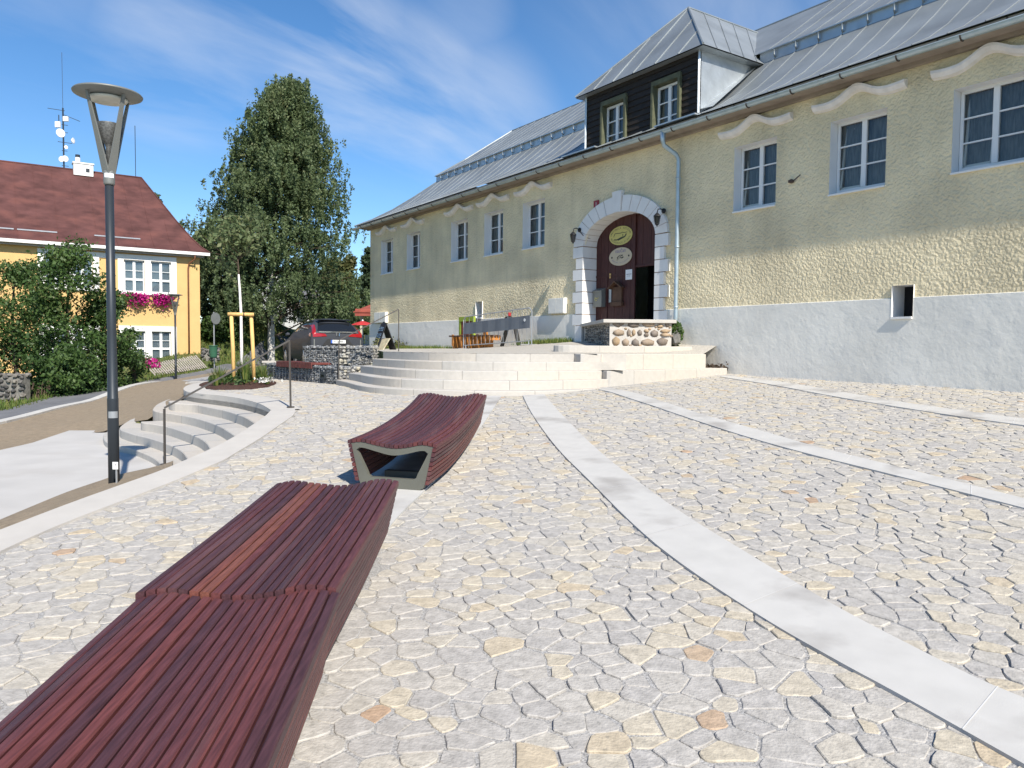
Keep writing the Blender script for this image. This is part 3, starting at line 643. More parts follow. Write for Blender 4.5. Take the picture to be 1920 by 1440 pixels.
# ------------------------------------------------------------------ terrace steps (right)
def step_block(mb, curve, back, z1, z0, seg=1.05, it=2):
    """a step: front edge 'curve' (plan), closed through 'back', joints every seg metres along the front"""
    P = smooth([Vector((p[0], p[1], 0)) for p in curve], it); n = len(P)
    lens = [0]
    for p, q in zip(P, P[1:]): lens.append(lens[-1] + (q - p).length)
    k = max(1, round(lens[-1] / seg)); cuts = sorted(random.uniform(.85, 1.15) * 0 + lens[-1] * (i + random.uniform(-.12, .12)) / k for i in range(1, k))
    Q, T = [P[0]], []; tone = random.uniform(.2, 1); ci = 0
    for i in range(1, n):
        a, bq = P[i - 1], P[i]
        while ci < len(cuts) and cuts[ci] < lens[i]:
            f = (cuts[ci] - lens[i - 1]) / max(1e-6, lens[i] - lens[i - 1]); p = a.lerp(bq, f); dv = (bq - a).normalized() * .0045
            Q += [p - dv, p + dv]; T += [tone, .02]; tone = random.uniform(.2, 1); ci += 1
        Q.append(bq); T.append(tone)
    m_ = len(Q); bev = .012
    # outward normal on the right of the walking direction
    nr = []
    for i in range(m_):
        d = (Q[min(i + 1, m_ - 1)] - Q[max(i - 1, 0)]); nr.append(Vector((d.y, -d.x, 0)).normalized())
    sgn = 1
    c = sum((Vector((p[0], p[1], 0)) for p in back), Vector()) / len(back)
    if nr[m_ // 2].dot(c - Q[m_ // 2]) > 0: sgn = -1
    r0 = [Vector((p.x, p.y, z0)) for p in Q]; r1_ = [Vector((p.x, p.y, z1 - bev)) for p in Q]
    r2 = [p - nv * sgn * bev for p, nv in zip(Q, nr)]; r2 = [Vector((p.x, p.y, z1)) for p in r2]
    r3 = [p - nv * sgn * .42 for p, nv in zip(Q, nr)]; r3 = [Vector((p.x, p.y, z1)) for p in r3]
    for ra, rb in ((r0, r1_), (r1_, r2), (r2, r3)):
        mb.add(ra + rb, [(i, i + 1, m_ + i + 1, m_ + i) if sgn > 0 else (i + 1, i, m_ + i, m_ + i + 1) for i in range(m_ - 1)], T)
    top = [Vector((p.x, p.y, z1 - .004)) for p in r2] + [Vector((p[0], p[1], z1 - .004)) for p in back]
    bot = [Vector((p.x, p.y, z0)) for p in top]
    mb.hexa(bot, top, .6)
ST = thing('terrace_steps', 'broad curved flight of pale granite steps rising to the gate of the yellow building', 'steps', (-.3, 14.5, .8))
zs = [-.75, -.59, -.43, -.27, -.11]
back = [(2.5, 15.8), (1.0, 17), (-1.5, 17.6), (-2.8, 17.9)]
for i, (cv, z) in enumerate(zip((S1, S2, S3, S4, S5), zs)):
    mb = MB(); bk = [(2.3, 15.4), (1.0, 17), (-1.5, 17.6), (cv[0][0] + .12, 17.75)]
    step_block(mb, cv, bk, EYE + z, .2 if i == 0 else EYE + z - .3); mb.build('step', 'step', ST)
def line(p, q, n=6): return [tuple(Vector(p).lerp(Vector(q), i / n)) for i in range(n + 1)]
mb = MB(); step_block(mb, [(1.66, 15.2), (1.83, 14.73)] + line((1.9, 14.72), (5.0, 17.75), 8), [(4.9, 18.4), (3.2, 17.6), (2.0, 15.6)], EYE - .43, .5, 1.2, 0); mb.build('step', 'step', ST)
mb = MB(); step_block(mb, [(1.18, 15.52), (1.35, 15.08)] + line((1.42, 15.08), (4.45, 17.55), 8), [(4.5, 18.3), (2.6, 17.4), (1.4, 15.9)], EYE - .11, .7, 1.1, 0); mb.build('step', 'step', ST)
s6 = [(2.0, 17.35), (1.55, 17.1), (1.12, 16.75), (.92, 16.45), (.86, 16.1), (1.0, 15.92), (1.25, 15.9)] + line((1.6, 16.1), (4.25, 18.05), 6)
mb = MB(); step_block(mb, s6, [(3.6, 18.6), (2.6, 17.8)], EYE + .06, 1.2, 1.5, 1); mb.build('step', 'step', ST)
# paved terrace between the top step and the wall
front = [Vector((p[0], p[1], EYE - .112)) for p in S5] + [Vector((2.6, 16.6, EYE - .112)), Vector((4.4, 17.6, EYE - .112))]
fr = smooth(front, 1); m_ = len(fr); base = []
for i in range(m_):
    a = 26.85 + (6.6 - 26.85) * (i / (m_ - 1)) ** .8
    zb = np.interp(a, [6.6, 12, 18, 27], [1.75, 1.86, 1.62, 1.55]); base.append(W(a, float(zb), -.02))
b = MB(); b.grid([[p.lerp(q, t / 5) for p, q in zip(fr, base)] for t in range(6)])
structure(b.build('terrace_paving', 'stone', smooth=True))
b = MB(); p0, p1 = fr[0], base[0]
b.grid([[p0.lerp(p1, i / 8) - Vector((0, 0, 1.6)) for i in range(9)], [p0.lerp(p1, i / 8) for i in range(9)]]); structure(b.build('terrace_bank', 'earth'))

# ------------------------------------------------------------------ curved seat steps (left)
LT = thing('seat_steps', 'six curved concrete seat steps stepping down from the plaza edge to the lower slab', 'steps', (-5.0, 12, -.2))
RS = {1: [(343.5, 731.5), (345.7, 735.4), (354.7, 738.2), (378, 741.5), (400, 743.6), (445, 749.3), (477, 756.3), (493.6, 761), (510, 768)],
      2: [(316, 751.5), (319, 755.6), (343, 757), (370.6, 758.8), (389.4, 763), (422.8, 769.3), (442, 775.7), (459, 781.3), (470, 788.2)],
      3: [(285.8, 766.7), (287.2, 769.4), (295.6, 772.2), (322, 775.5), (361.7, 782), (389.4, 790.3), (406, 796.5), (417, 801.4), (429.7, 809.7)],
      4: [(264, 790.5), (266, 792.5), (287, 795), (315, 800), (334, 806), (367, 817.4), (378, 823), (388, 830.6), (391, 836)],
      5: [(223.5, 801), (225, 805.6), (236, 809.7), (254, 815.3), (279, 820.8), (309.4, 830.6), (329, 838.2), (343, 847.2), (349, 856)],
      6: [(193.5, 821.5), (197, 827), (204, 831), (224.7, 836.8), (245.6, 840.3), (266.4, 848), (287, 857), (300, 868), (305, 875)]}
BK = {1: [(347, 727.5), (356, 723.5), (373, 721), (392, 721)], 2: [], 3: [(292.8, 758.3), (308, 751.4), (320.6, 747.2), (335.8, 747.2)], 4: [], 5: [(231.7, 794.4), (249.7, 783.3), (285.8, 782)], 6: [(192.8, 814), (205, 806)]}
LS = {}
for k in range(1, 7):
    z = -.95 - .15 * (k - 1)
    cv = [tuple(atZ(x, y, z).xy) for x, y in RS[k]]
    d = (Vector(cv[-1]) - Vector(cv[-2])).normalized(); cv.append(tuple(Vector(cv[-1]) + d * (.8 if k > 1 else .02)))
    pre = [tuple(atZ(x, y, z).xy) for x, y in reversed(BK[k])]
    LS[k] = cv
    mb = MB()
    full = pre + cv
    bk = [(-2.9, 11.9), (-4.6, 14.6)] if k > 1 else [(-3.3, 12.6), (-5.5, 15)]
    step_block(mb, full, bk if pre else bk + [(cv[0][0] + .5, cv[0][1] + .25)], EYE + z - (.05 if k == 1 else 0), EYE + z - .42, 1.3, 2)
    mb.build('step', 'cream' if False else 'step', LT)

# ------------------------------------------------------------------ benches
def slat_bench(name, label, Lp, Rp, hgt, wave=.030, nt=19, ns=8, frames=(0, 1), rise=None, flare=.082, orange=()):
    """Lp / Rp: plan points of the two top edges from the near end to the far end"""
    K = 28
    def resample(P):
        P = smooth([Vector((p[0], p[1], 0)) for p in P], 3); d = [0]
        for p, q in zip(P, P[1:]): d.append(d[-1] + (q - p).length)
        out = []
        for i in range(K):
            s = d[-1] * i / (K - 1); j = max(k for k in range(len(d)) if d[k] <= s + 1e-9); j = min(j, len(P) - 2)
            out.append(P[j].lerp(P[j + 1], (s - d[j]) / max(1e-9, d[j + 1] - d[j])))
        return out
    Lq, Rq = resample(Lp), resample(Rp)
    root = thing(name, label, 'bench', ((Lq[0] + Rq[0]) / 2), 'slatted benches in a curving row')
    root.location.z = float(plaza_z(root.location.x, root.location.y))
    def top(i, s, d=0):                    # s -1..1 across, d depth below the surface
        f = i / (K - 1); p = Lq[i].lerp(Rq[i], (s + 1) / 2); z = float(plaza_z(p.x, p.y)) + hgt + (rise(f) if rise else 0)
        w = -wave * math.exp(-((s - .05) / .38) ** 2) + wave * .55 * (math.exp(-((abs(s) - .68) / .2) ** 2)) - .010 * max(0, abs(s) - .85) / .15
        return Vector((p.x, p.y, z + w - d))
    def side(i, sg, h, d=0):               # h 0 top .. 1 bottom on the flared side, d inwards
        pt = top(i, sg); zb = float(plaza_z(pt.x, pt.y)) + .055; ax = (Rq[i] - Lq[i]).normalized() * sg
        p = pt - ax * (flare * h + d); p.z = pt.z + (zb - pt.z) * h
        return p
    def slat(mb, fn, t):
        V = []
        for i in range(K): V += fn(i)
        n_ = 6; F = [(i * n_ + j, i * n_ + (j + 1) % n_, (i + 1) * n_ + (j + 1) % n_, (i + 1) * n_ + j) for i in range(K - 1) for j in range(n_)]
        F += [tuple(range(n_ - 1, -1, -1)), tuple(range((K - 1) * n_, K * n_))]
        mb.add(V, F, t)
    mb = MB()
    for k in range(nt):
        s0 = -1 + 2 * (k + .085) / nt; s1 = -1 + 2 * (k + .915) / nt; e_ = .012
        j_ = random.uniform(-.0015, .0015)
        slat(mb, lambda i: [top(i, s0, .034), top(i, s0, .005 + j_), top(i, s0 + e_, j_), top(i, s1 - e_, j_), top(i, s1, .005 + j_), top(i, s1, .034)], (.95 if k % 2 else .99) if k in orange else .86 * random.betavariate(1.6, 2.0))
    mb.build('seat_slats', 'slat', root)
    for sg in (-1, 1):
        mb = MB()
        for k in range(ns):
            h0 = .085 + .90 * (k + .08) / ns; h1 = .085 + .90 * (k + .90) / ns
            slat(mb, lambda i: [side(i, sg, h0, .034), side(i, sg, h0, .004), side(i, sg, h0 + .012, 0), side(i, sg, h1 - .012, 0), side(i, sg, h1, .004), side(i, sg, h1, .034)], .9 * random.betavariate(1.6, 2.0))
        mb.build('side_slats', 'slat', root)
    for fi in frames:
        i = 0 if fi == 0 else K - 1; sgn = 1 if fi == 0 else -1
        ax = (Rq[i] - Lq[i]).normalized(); fwd = Vector((-ax.y, ax.x, 0)) * sgn
        outer = []
        for k in range(25): outer.append(top(i, -.93 + 1.86 * k / 24, .036))
        rb = side(i, 1, 1, .034); lb = side(i, -1, 1, .034)
        rb.z -= .05; lb.z -= .05
        mid = (lb + rb) / 2
        outer += [side(i, 1, .5, .036), rb + Vector((0, 0, .07)), rb - ax * .02 + Vector((0, 0, .025)), rb - ax * .07, lb + ax * .07, lb + ax * .02 + Vector((0, 0, .025)), lb + Vector((0, 0, .07)), side(i, -1, .5, .036)]
        inner = []
        for k in range(25):
            p = top(i, -.80 + 1.6 * k / 24, .036 + .050 + .012 * math.exp(-((k - 12) / 5) ** 2)); inner.append(p)
        r_in = rb - ax * .09; l_in = lb + ax * .09
        inner[0] = inner[0] - Vector((0, 0, .02)) + ax * .0; inner[-1] = inner[-1] - Vector((0, 0, .02))
        inner += [side(i, 1, .5, .10), r_in + Vector((0, 0, .15)) + ax * .018, r_in + Vector((0, 0, .118)) + ax * .006, r_in - ax * .022 + Vector((0, 0, .10)), l_in + ax * .022 + Vector((0, 0, .10)), l_in + Vector((0, 0, .118)) - ax * .006, l_in + Vector((0, 0, .15)) - ax * .018, side(i, -1, .5, .10)]
        n_ = len(outer); mb = MB(); V = []
        for off in (.006, .055):
            V += [p + fwd * off for p in outer] + [p + fwd * off for p in inner]
        F = []
        for a in range(n_):
            c = (a + 1) % n_
            F += [(a, c, n_ + c, n_ + a), (2 * n_ + c, 2 * n_ + a, 3 * n_ + a, 3 * n_ + c), (c, a, 2 * n_ + a, 2 * n_ + c), (n_ + a, n_ + c, 3 * n_ + c, 3 * n_ + a)]
        mb.add(V, F); mb.build('end_frame', 'frame', root)
    # plinth feet under the bench
    for i in (4, K // 2, K - 5):
        mb = MB(); ax = (Rq[i] - Lq[i]).normalized(); c = (Lq[i] + Rq[i]) / 2; c.z = float(plaza_z(c.x, c.y)) + .035
        mb.box(c, (.48, .08, .07), Matrix.Rotation(math.atan2(ax.y, ax.x), 3, 'Z')); mb.build('foot', 'frame', root)
    return root
slat_bench('park_bench', 'farthest dark red slatted bench showing its open olive grey end frame, before the steps', [(-1.5, 6.93), (-1.36, 7.45), (-1.26, 8.3), (-1.22, 9.1), (-1.22, 9.92)], [(-.655, 6.68), (-.52, 7.3), (-.42, 8.2), (-.36, 9.0), (-.32, 9.8)], .44, .029)
slat_bench('park_bench', 'middle dark red slatted bench with a few orange slats, beyond the seam', [(-1.585, 3.17), (-1.60, 4.2), (-1.63, 5.24)], [(-.745, 3.235), (-.755, 4.3), (-.785, 5.31)], .44, .026, rise=lambda f: .012 * (1 - f), frames=(1,), orange=(5, 6))
slat_bench('park_bench', 'nearest dark red slatted bench, cut by the bottom edge of the photo', [(-1.40, .9), (-1.50, 2.1), (-1.57, 3.155)], [(-.56, .9), (-.64, 2.0), (-.725, 3.22)], .436, .026, frames=())

# ------------------------------------------------------------------ main building
GH = thing('guesthouse', 'long yellow roughcast building with a grey metal roof, dark dormer and white arched gateway', 'building', W(9, 1.7))
ZE, ZP = 7.02, 2.655
WIN = [(24.52, 25.74), (21.99, 23.19), (18.24, 19.46), (15.92, 17.11), (13.56, 14.76), (5.03, 6.19), (2.53, 3.73), (.08, 1.30), (-2.5, -1.3), (-5.0, -3.8)]
SILL, HEAD = 4.85, 6.33
AL, AR, AZ = 11.58, 8.63, 4.62; AC = (AL + AR) / 2; AH = (AL - AR) / 2; ARISE = .78
CELL = [(1.89, 2.31, 2.29, 2.90), (17.17, 17.62, 2.70, 3.28)]
def wall_grid(mb, holes, a0, a1, z0, z1, o):
    As = sorted({a0, a1, *[h for q in holes for h in q[:2]]} | set(np.arange(a0, a1, 1.5).tolist())); Zs = sorted({z0, z1, *[h for q in holes for h in q[2:]]})
    As = [a for a in As if a0 <= a <= a1]; Zs = [z for z in Zs if z0 <= z <= z1]
    for p, q in zip(As, As[1:]):
        for r, s in zip(Zs, Zs[1:]):
            ma, mz = (p + q) / 2, (r + s) / 2
            if any(h[0] < ma < h[1] and h[2] < mz < h[3] for h in holes): continue
            mb.add([W(q, r, o), W(p, r, o), W(p, s, o), W(q, s, o)], [(0, 1, 2, 3)])
holes = [(a0, a1, SILL, HEAD) for a0, a1 in WIN] + [(AR, AL, 1.0, AZ + ARISE)] + CELL
mb = MB(); wall_grid(mb, holes, -9, 26.92, ZP - .1, ZE + .1, 0)
na = 16                                # spandrels over the arch
for i in range(na):
    p, q = AR + (AL - AR) * i / na, AR + (AL - AR) * (i + 1) / na
    f = lambda a: AZ + ARISE * math.sqrt(max(0, 1 - ((a - AC) / AH) ** 2))
    mb.add([W(q, f(q)), W(p, f(p)), W(p, AZ + ARISE), W(q, AZ + ARISE)], [(0, 1, 2, 3)])
mb.add([W(26.92, .5, 0), W(26.92, .5, -10), W(26.92, ZE + .1, -10), W(26.92, ZE + .1, 0)], [(0, 1, 2, 3)])
mb.build('wall', 'plaster', GH)
mb = MB(); mb.add([W(-9, .3, 0), W(-9, .3, -10), W(-9, ZE, -10), W(-9, ZE, 0)], [(0, 1, 2, 3)]); mb.add([W(-9, .3, -10), W(26.92, .3, -10), W(26.92, ZE, -10), W(-9, ZE, -10)], [(0, 1, 2, 3)])
for a0, a1 in ((-9, AR - .3), (AL + .3, 26.9)): mb.wbox(a0, a1, .3, ZE - .05, -1.1, -1.05)
mb.build('back_wall', 'plinth', GH)
# plinth, standing 25 mm proud
mb = MB(); ph = [(AR - .3, AL + .3, -1, ZP)] + [(c[0] - .0, c[1] + .0, c[2], c[3]) for c in CELL]
wall_grid(mb, ph, -9, 26.945, .3, ZP, .03)
for a0, a1 in ((-9, 1.89), (2.31, AR - .3), (AL + .3, 26.945)): mb.add([W(a1, ZP, .03), W(a0, ZP, .03), W(a0, ZP + .012, -.01), W(a1, ZP + .012, -.01)], [(0, 1, 2, 3)])
mb.add([W(26.945, .3, .03), W(26.945, .3, -10), W(26.945, ZP, -10), W(26.945, ZP, .03)], [(0, 1, 2, 3)])
mb.build('plinth', 'plinth', GH)
def reveal(mb, a0, a1, z0, z1, o0, o1):
    for q in ([W(a0, z0, o0), W(a0, z0, o1), W(a0, z1, o1), W(a0, z1, o0)], [W(a1, z0, o1), W(a1, z0, o0), W(a1, z1, o0), W(a1, z1, o1)],
              [W(a0, z1, o0), W(a0, z1, o1), W(a1, z1, o1), W(a1, z1, o0)], [W(a0, z0, o1), W(a0, z0, o0), W(a1, z0, o0), W(a1, z0, o1)]): mb.add(q, [(0, 1, 2, 3)])
def casement(parent, a0, a1, z0, z1, o, rows=3, tilt=False, frame_t=.055, mat_='winwhite'):
    mb = MB(); mid = (a0 + a1) / 2
    mb.wbox(a0, a0 + frame_t, z0, z1, o - .05, o); mb.wbox(a1 - frame_t, a1, z0, z1, o - .05, o)
    mb.wbox(a0 + frame_t, a1 - frame_t, z0, z0 + .075, o - .05, o); mb.wbox(a0 + frame_t, a1 - frame_t, z1 - .06, z1, o - .05, o)
    mb.wbox(mid - .05, mid + .05, z0 + .075, z1 - .06, o - .05, o + .012)
    for sgn, (p, q) in ((1, (a0 + frame_t, mid - .05)), (2, (mid + .05, a1 - frame_t))):
        for k in range(1, rows):
            z = z0 + .075 + (z1 - z0 - .135) * k / rows; mb.wbox(p, q, z - .014, z + .014, o - .045, o - .006)
        if tilt and sgn == 2:            # a tilted-open sash leaning inwards at the head
            oo = o - .02
            P = lambda a, z, d: W(a, z, oo - d - .16 * (z - z0) / (z1 - z0))
            for (pa, pb, za, zb) in ((p, p + .045, z0 + .08, z1 - .09), (q - .045, q, z0 + .08, z1 - .09), (p, q, z0 + .08, z0 + .13), (p, q, z1 - .14, z1 - .09)):
                mb.hexa([P(pa, za, 0), P(pb, za, 0), P(pb, za, .04), P(pa, za, .04)], [P(pa, zb, 0), P(pb, zb, 0), P(pb, zb, .04), P(pa, zb, .04)])
    return mb, mid
def window(a0, a1, z0, z1, parent, depth=.24, tilt=False, curtain=True, hood=True, nm='window'):
    mb, mid = casement(parent, a0 + .01, a1 - .01, z0 + .03, z1, -depth, tilt=tilt)
    reveal(mb, a0, a1, z0, z1, .004, -depth - .06)
    w = mb.build(nm, 'winwhite', parent)
    mb = MB(); mb.add([W(a1 - .05, z0 + .08, -depth - .03), W(a0 + .05, z0 + .08, -depth - .03), W(a0 + .05, z1 - .05, -depth - .03), W(a1 - .05, z1 - .05, -depth - .03)], [(0, 1, 2, 3)]); mb.build('pane', 'glass', w)
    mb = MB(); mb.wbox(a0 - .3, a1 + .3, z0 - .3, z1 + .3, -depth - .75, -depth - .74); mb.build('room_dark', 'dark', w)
    if curtain:
        mb = MB(); nn = 44; rows = [[], []]
        split = random.uniform(.30, .45)
        for i in range(nn + 1):
            a = a0 + (a1 - a0) * i / nn; dd = .02 * math.sin(i * 2.1 + a0) + .012 * math.sin(i * .9)
            rows[0].append(W(a, z0, -depth - .14 + dd)); rows[1].append(W(a, z1, -depth - .14 + dd))
        mb.grid(rows); mb.build('curtain', 'curtain', w, smooth=True)
    mb = MB(); mb.hexa([W(a0 + .003, z0 - .035, -.1), W(a1 - .003, z0 - .035, -.1), W(a1 - .003, z0 - .035, .05), W(a0 + .003, z0 - .035, .05)],
                       [W(a0 + .003, z0 + .025, -.1), W(a1 - .003, z0 + .025, -.1), W(a1 - .003, z0 - .005, .05), W(a0 + .003, z0 - .005, .05)]); mb.build('sill', 'pipe' if False else 'winwhite', w)
    if hood:
        c = (a0 + a1) / 2; prof = []
        for i in range(29):
            u = -1 + 2 * i / 28; prof.append((c + u * .98, z1 + .21 + .235 * math.exp(-(u / .36) ** 2) + .045 * abs(u) ** 3))
        mb = MB(); rows = []
        for a, z in prof: rows.append([W(a, z, .0), W(a, z + .03, .075), W(a, z + .10, .13), W(a, z + .15, .13), W(a, z + .17, 0)])
        mb.grid(list(reversed(rows)))
        for r in (rows[0], rows[-1]): mb.add(r, [(0, 1, 2, 3, 4)])
        mb.build('hood_mould', 'hood', parent, smooth=False)
for i, (a0, a1) in enumerate(WIN): window(a0, a1, SILL, HEAD, GH, tilt=i in (5, 6, 7))
for c in CELL:
    mb = MB(); reveal(mb, c[0], c[1], c[2], c[3], .036, -.42)
    w = mb.build('cellar_window', 'white', GH)
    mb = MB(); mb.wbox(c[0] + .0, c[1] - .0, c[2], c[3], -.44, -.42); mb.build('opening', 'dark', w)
    mb = MB(); mb.wbox(c[0] + .01, c[1] - .01, c[2] - .03, c[2] + .012, -.2, .075); mb.build('sill', 'white', w)
# arched gateway surround
mb = MB()
for i in range(7):                     # quoins
    z0 = 2.33 + i * (AZ - 2.33) / 7; z1 = z0 + (AZ - 2.33) / 7 - .022
    wl = .30 if i % 2 else .44; wr = .32 if i % 2 else .46
    mb.wbox(AL - .012, AL + wl, z0, z1, -.05, .085); mb.wbox(AR - wr, AR + .012, z0, z1, -.05, .085)
    mb.wbox(AL - .012, AL + .03, z0, z1, -.5, -.05); mb.wbox(AR - .03, AR + .012, z0, z1, -.5, -.05)
mb.wbox(AL - .012, AL + .30, 1.5, 2.31, -.5, .10); mb.wbox(AR - .30, AR + .012, 2.0, 2.31, -.5, .10)
nv = 15
for i in range(nv):
    t0, t1 = PI * (i + .03) / nv, PI * (i + .97) / nv; key = i == nv // 2
    def arc(t, k, rz): return (AC - (AH + k) * math.cos(t), AZ + (ARISE + rz) * math.sin(t))
    ts = [t0 + (t1 - t0) * j / 3 for j in range(4)]
    th = .56 if key else .43
    inn = [arc(t, -.012, -.012) for t in ts]; out = [arc(t, .42 if not key else .42, th) for t in ts]
    f = .12 if key else .085
    for j in range(3):
        B = [W(*inn[j], f), W(*inn[j + 1], f), W(*out[j + 1], f), W(*out[j], f)]; T = [W(*inn[j], -.5), W(*inn[j + 1], -.5), W(*out[j + 1], -.05), W(*out[j], -.05)]
        mb.hexa(B, T)
mb.build('arch_surround', 'white', GH)
mb = MB()
for i in range(24):
    t0, t1 = PI * i / 24, PI * (i + 1) / 24
    p, q = (AC - AH * math.cos(t0), AZ + ARISE * math.sin(t0)), (AC - AH * math.cos(t1), AZ + ARISE * math.sin(t1))
    mb.add([W(*p, .07), W(*q, .07), W(*q, -.49), W(*p, -.49)], [(0, 1, 2, 3)])
    po, qo = (AC - (AH + .40) * math.cos(t0), AZ + (ARISE + .41) * math.sin(t0)), (AC - (AH + .40) * math.cos(t1), AZ + (ARISE + .41) * math.sin(t1))
    mb.add([W(*p, .07), W(*q, .07), W(*qo, .07), W(*po, .07)], [(0, 1, 2, 3)])
for a0, a1 in ((AL, AL + .29), (AR - .31, AR)): mb.wbox(a0, a1, 2.0, AZ, -.49, .07)
mb.build('arch_joints', 'mortar', GH)
# gate leaves
WA0, WA1, WZ = 9.17, 9.95, 3.90
GA0, GA1 = AR - .1, AL + .1
mb = MB()
def planks(a0, a1, z0, z1, o, t=.16):
    n_ = max(1, round((a1 - a0) / t))
    for i in range(n_): mb.wbox(a0 + (a1 - a0) * (i + .02) / n_, a0 + (a1 - a0) * (i + .98) / n_, z0, z1, o - .05, o + .004 * (i % 2))
planks(WA1, GA1, 2.36, 5.7, -.44); planks(GA0, WA1, WZ, 5.7, -.45); planks(GA0, WA0, 2.36, WZ, -.45)
mb.wbox(WA1 - .06, WA1 + .05, 2.36, 5.7, -.44, -.40); mb.wbox(11.05, 11.12, 2.36, 3.75, -.44, -.42); mb.wbox(WA1 + .05, GA1, 3.72, 3.78, -.44, -.425); mb.wbox(GA0, WA1, WZ, WZ + .06, -.44, -.42)
g = mb.build('gate', 'gate', GH)
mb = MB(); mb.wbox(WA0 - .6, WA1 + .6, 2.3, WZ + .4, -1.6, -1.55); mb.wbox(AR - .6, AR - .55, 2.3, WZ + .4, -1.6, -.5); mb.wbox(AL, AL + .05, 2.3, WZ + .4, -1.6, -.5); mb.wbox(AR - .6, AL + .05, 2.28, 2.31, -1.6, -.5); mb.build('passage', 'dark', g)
mb = MB()
for a, z in ((10.93, 3.78), (10.93, 3.70)): mb.wbox(a - .03, a + .03, z - .03, z + .03, -.425, -.41)
mb.build('hinge_plate', 'stake', g)
mb = MB(); mb.wbox(10.87, 10.97, 2.98, 3.36, -.425, -.412); mb.build('handle', 'galv', g)
# roof ------------------------------------------------------------
ZR = 11.38
def roofprof(k): return [(.47, 7.17), (-.1, 7.43), (-.75, 7.83), (-1.45, 8.38), (-2.2, 9.02)][k]
hipA = [27.66, 27.0, 26.2, 25.35, 24.55]
RO = MB(); rs = MB()
rows = []
for k in range(5):
    o, z = roofprof(k); rows.append([W(a, z, o) for a in np.linspace(-9, hipA[k], 40)])
RO.grid(rows)
# left hip of the lower roof, the upper roof and its hip
up = [(-2.12, 9.25), (-3.2, 9.98), (-5.15, ZR)]; upA = [24.66, 23.9, 23.07]
RO.grid([[W(a, z, o) for a in np.linspace(-9, A, 30)] for (o, z), A in zip(up, upA)])
RO.add([W(hipA[k], roofprof(k)[1], roofprof(k)[0]) for k in range(5)] + [W(hipA[k], roofprof(k)[1], -10.3 - roofprof(k)[0]) for k in range(5)], [(k, k + 5, k + 6, k + 1) for k in range(4)])
RO.add([W(A, z, o) for (o, z), A in zip(up, upA)] + [W(A, z, -10.3 - o) for (o, z), A in zip(up, upA)], [(0, 3, 4, 1), (1, 4, 5, 2)])
RO.grid([[W(a, 7.17, -10.8) for a in (-9, 27.66)], [W(a, ZR, -5.15) for a in (-9, 23.07)]])
roof = RO.build('roof', 'zinc', GH)
for a in np.arange(-8.7, 26, .62):      # standing seams
    ks = [k for k in range(5) if a < hipA[k] - .05]
    if len(ks) > 1: rs.tube([W(a, roofprof(k)[1] + .012, roofprof(k)[0]) for k in ks], .010, 5, cap=False)
    if len(ks) == 5 or a < 24.4:
        if not (7.0 < a < 11.9): rs.tube([W(a, 9.02, -2.2), W(a - .03, 9.09, -2.10), W(a - .03, 9.24, -2.10)], .022, 5)
for a in np.arange(-8.5, 24.2, .62):
    ku = [k for k in range(3) if a < upA[k]]
    if len(ku) > 1 and not (7.2 < a < 11.8): rs.tube([W(a, up[k][1] + .012, up[k][0]) for k in ku], .010, 5, cap=False)
for P in ([W(hipA[k], roofprof(k)[1] + .01, roofprof(k)[0]) for k in range(5)], [W(A, z + .01, o) for (o, z), A in zip(up, upA)], [W(-9, ZR + .01, -5.15), W(23.07, ZR + .01, -5.15)]): rs.tube(P, .03, 6)
rs.build('standing_seam', 'zinc', roof)
mb = MB()
for a0, a1 in ((-9, 7.25), (11.7, 24.66)): mb.add([W(a1, 8.99, -2.17), W(a0, 8.99, -2.17), W(a0, 9.25, -2.17), W(a1, 9.25, -2.17)], [(0, 1, 2, 3)]); mb.wbox(a0, a1, 9.235, 9.26, -2.3, -2.08)
mb.build('roof_upstand', 'zincdark', roof)
mb = MB()                               # open skylight hatch
sa = 14.6; mb.wbox(sa - .3, sa + .3, 9.72, 9.80, -3.1, -2.85); mb.hexa([W(sa - .28, 9.98, -3.0), W(sa + .28, 9.98, -3.0), W(sa + .28, 10.35, -3.65), W(sa - .28, 10.35, -3.65)], [W(sa - .28, 10.02, -2.98), W(sa + .28, 10.02, -2.98), W(sa + .28, 10.40, -3.63), W(sa - .28, 10.40, -3.63)])
mb.build('skylight', 'zincnew', roof)
# eaves boards, gutter, downpipe
mb = MB(); mb.wbox(-9, 27.3, 7.0, 7.06, 0, .40); mb.wbox(-9, 27.45, 7.05, 7.155, .36, .41); mb.wbox(-9, 27.1, 6.93, 7.0, .0, .10); mb.build('eaves_board', 'soffit', GH)
mb = MB(); rows = []
for i in range(9):
    t = PI + PI * i / 8; rows.append([W(a, 7.045 + .075 * math.sin(t), .485 + .075 * math.cos(t)) for a in (-9, 27.62)])
mb.grid(rows); mb.grid([[W(a, 7.045 + .066 * math.sin(PI + PI * i / 8), .485 + .066 * math.cos(PI + PI * i / 8)) for a in (-9, 27.62)] for i in range(8, -1, -1)])
mb.tube([W(-9, 7.05, .562), W(27.62, 7.05, .562)], .010, 5)
gut = mb.build('gutter', 'pipe', GH, smooth=True)
for a in np.arange(-8, 27.5, 1.12):
    mb = MB(); mb.bar(W(a + .45, 7.07, .42), W(a + .45, 7.15, .42), .03, .012); mb.build('strap', 'bracket', gut)
    mb = MB(); mb.tube([W(a, 7.045 + .083 * math.sin(PI + PI * i / 8), .485 + .083 * math.cos(PI + PI * i / 8)) for i in range(9)], .013, 5); mb.build('bracket', 'bracket', gut)
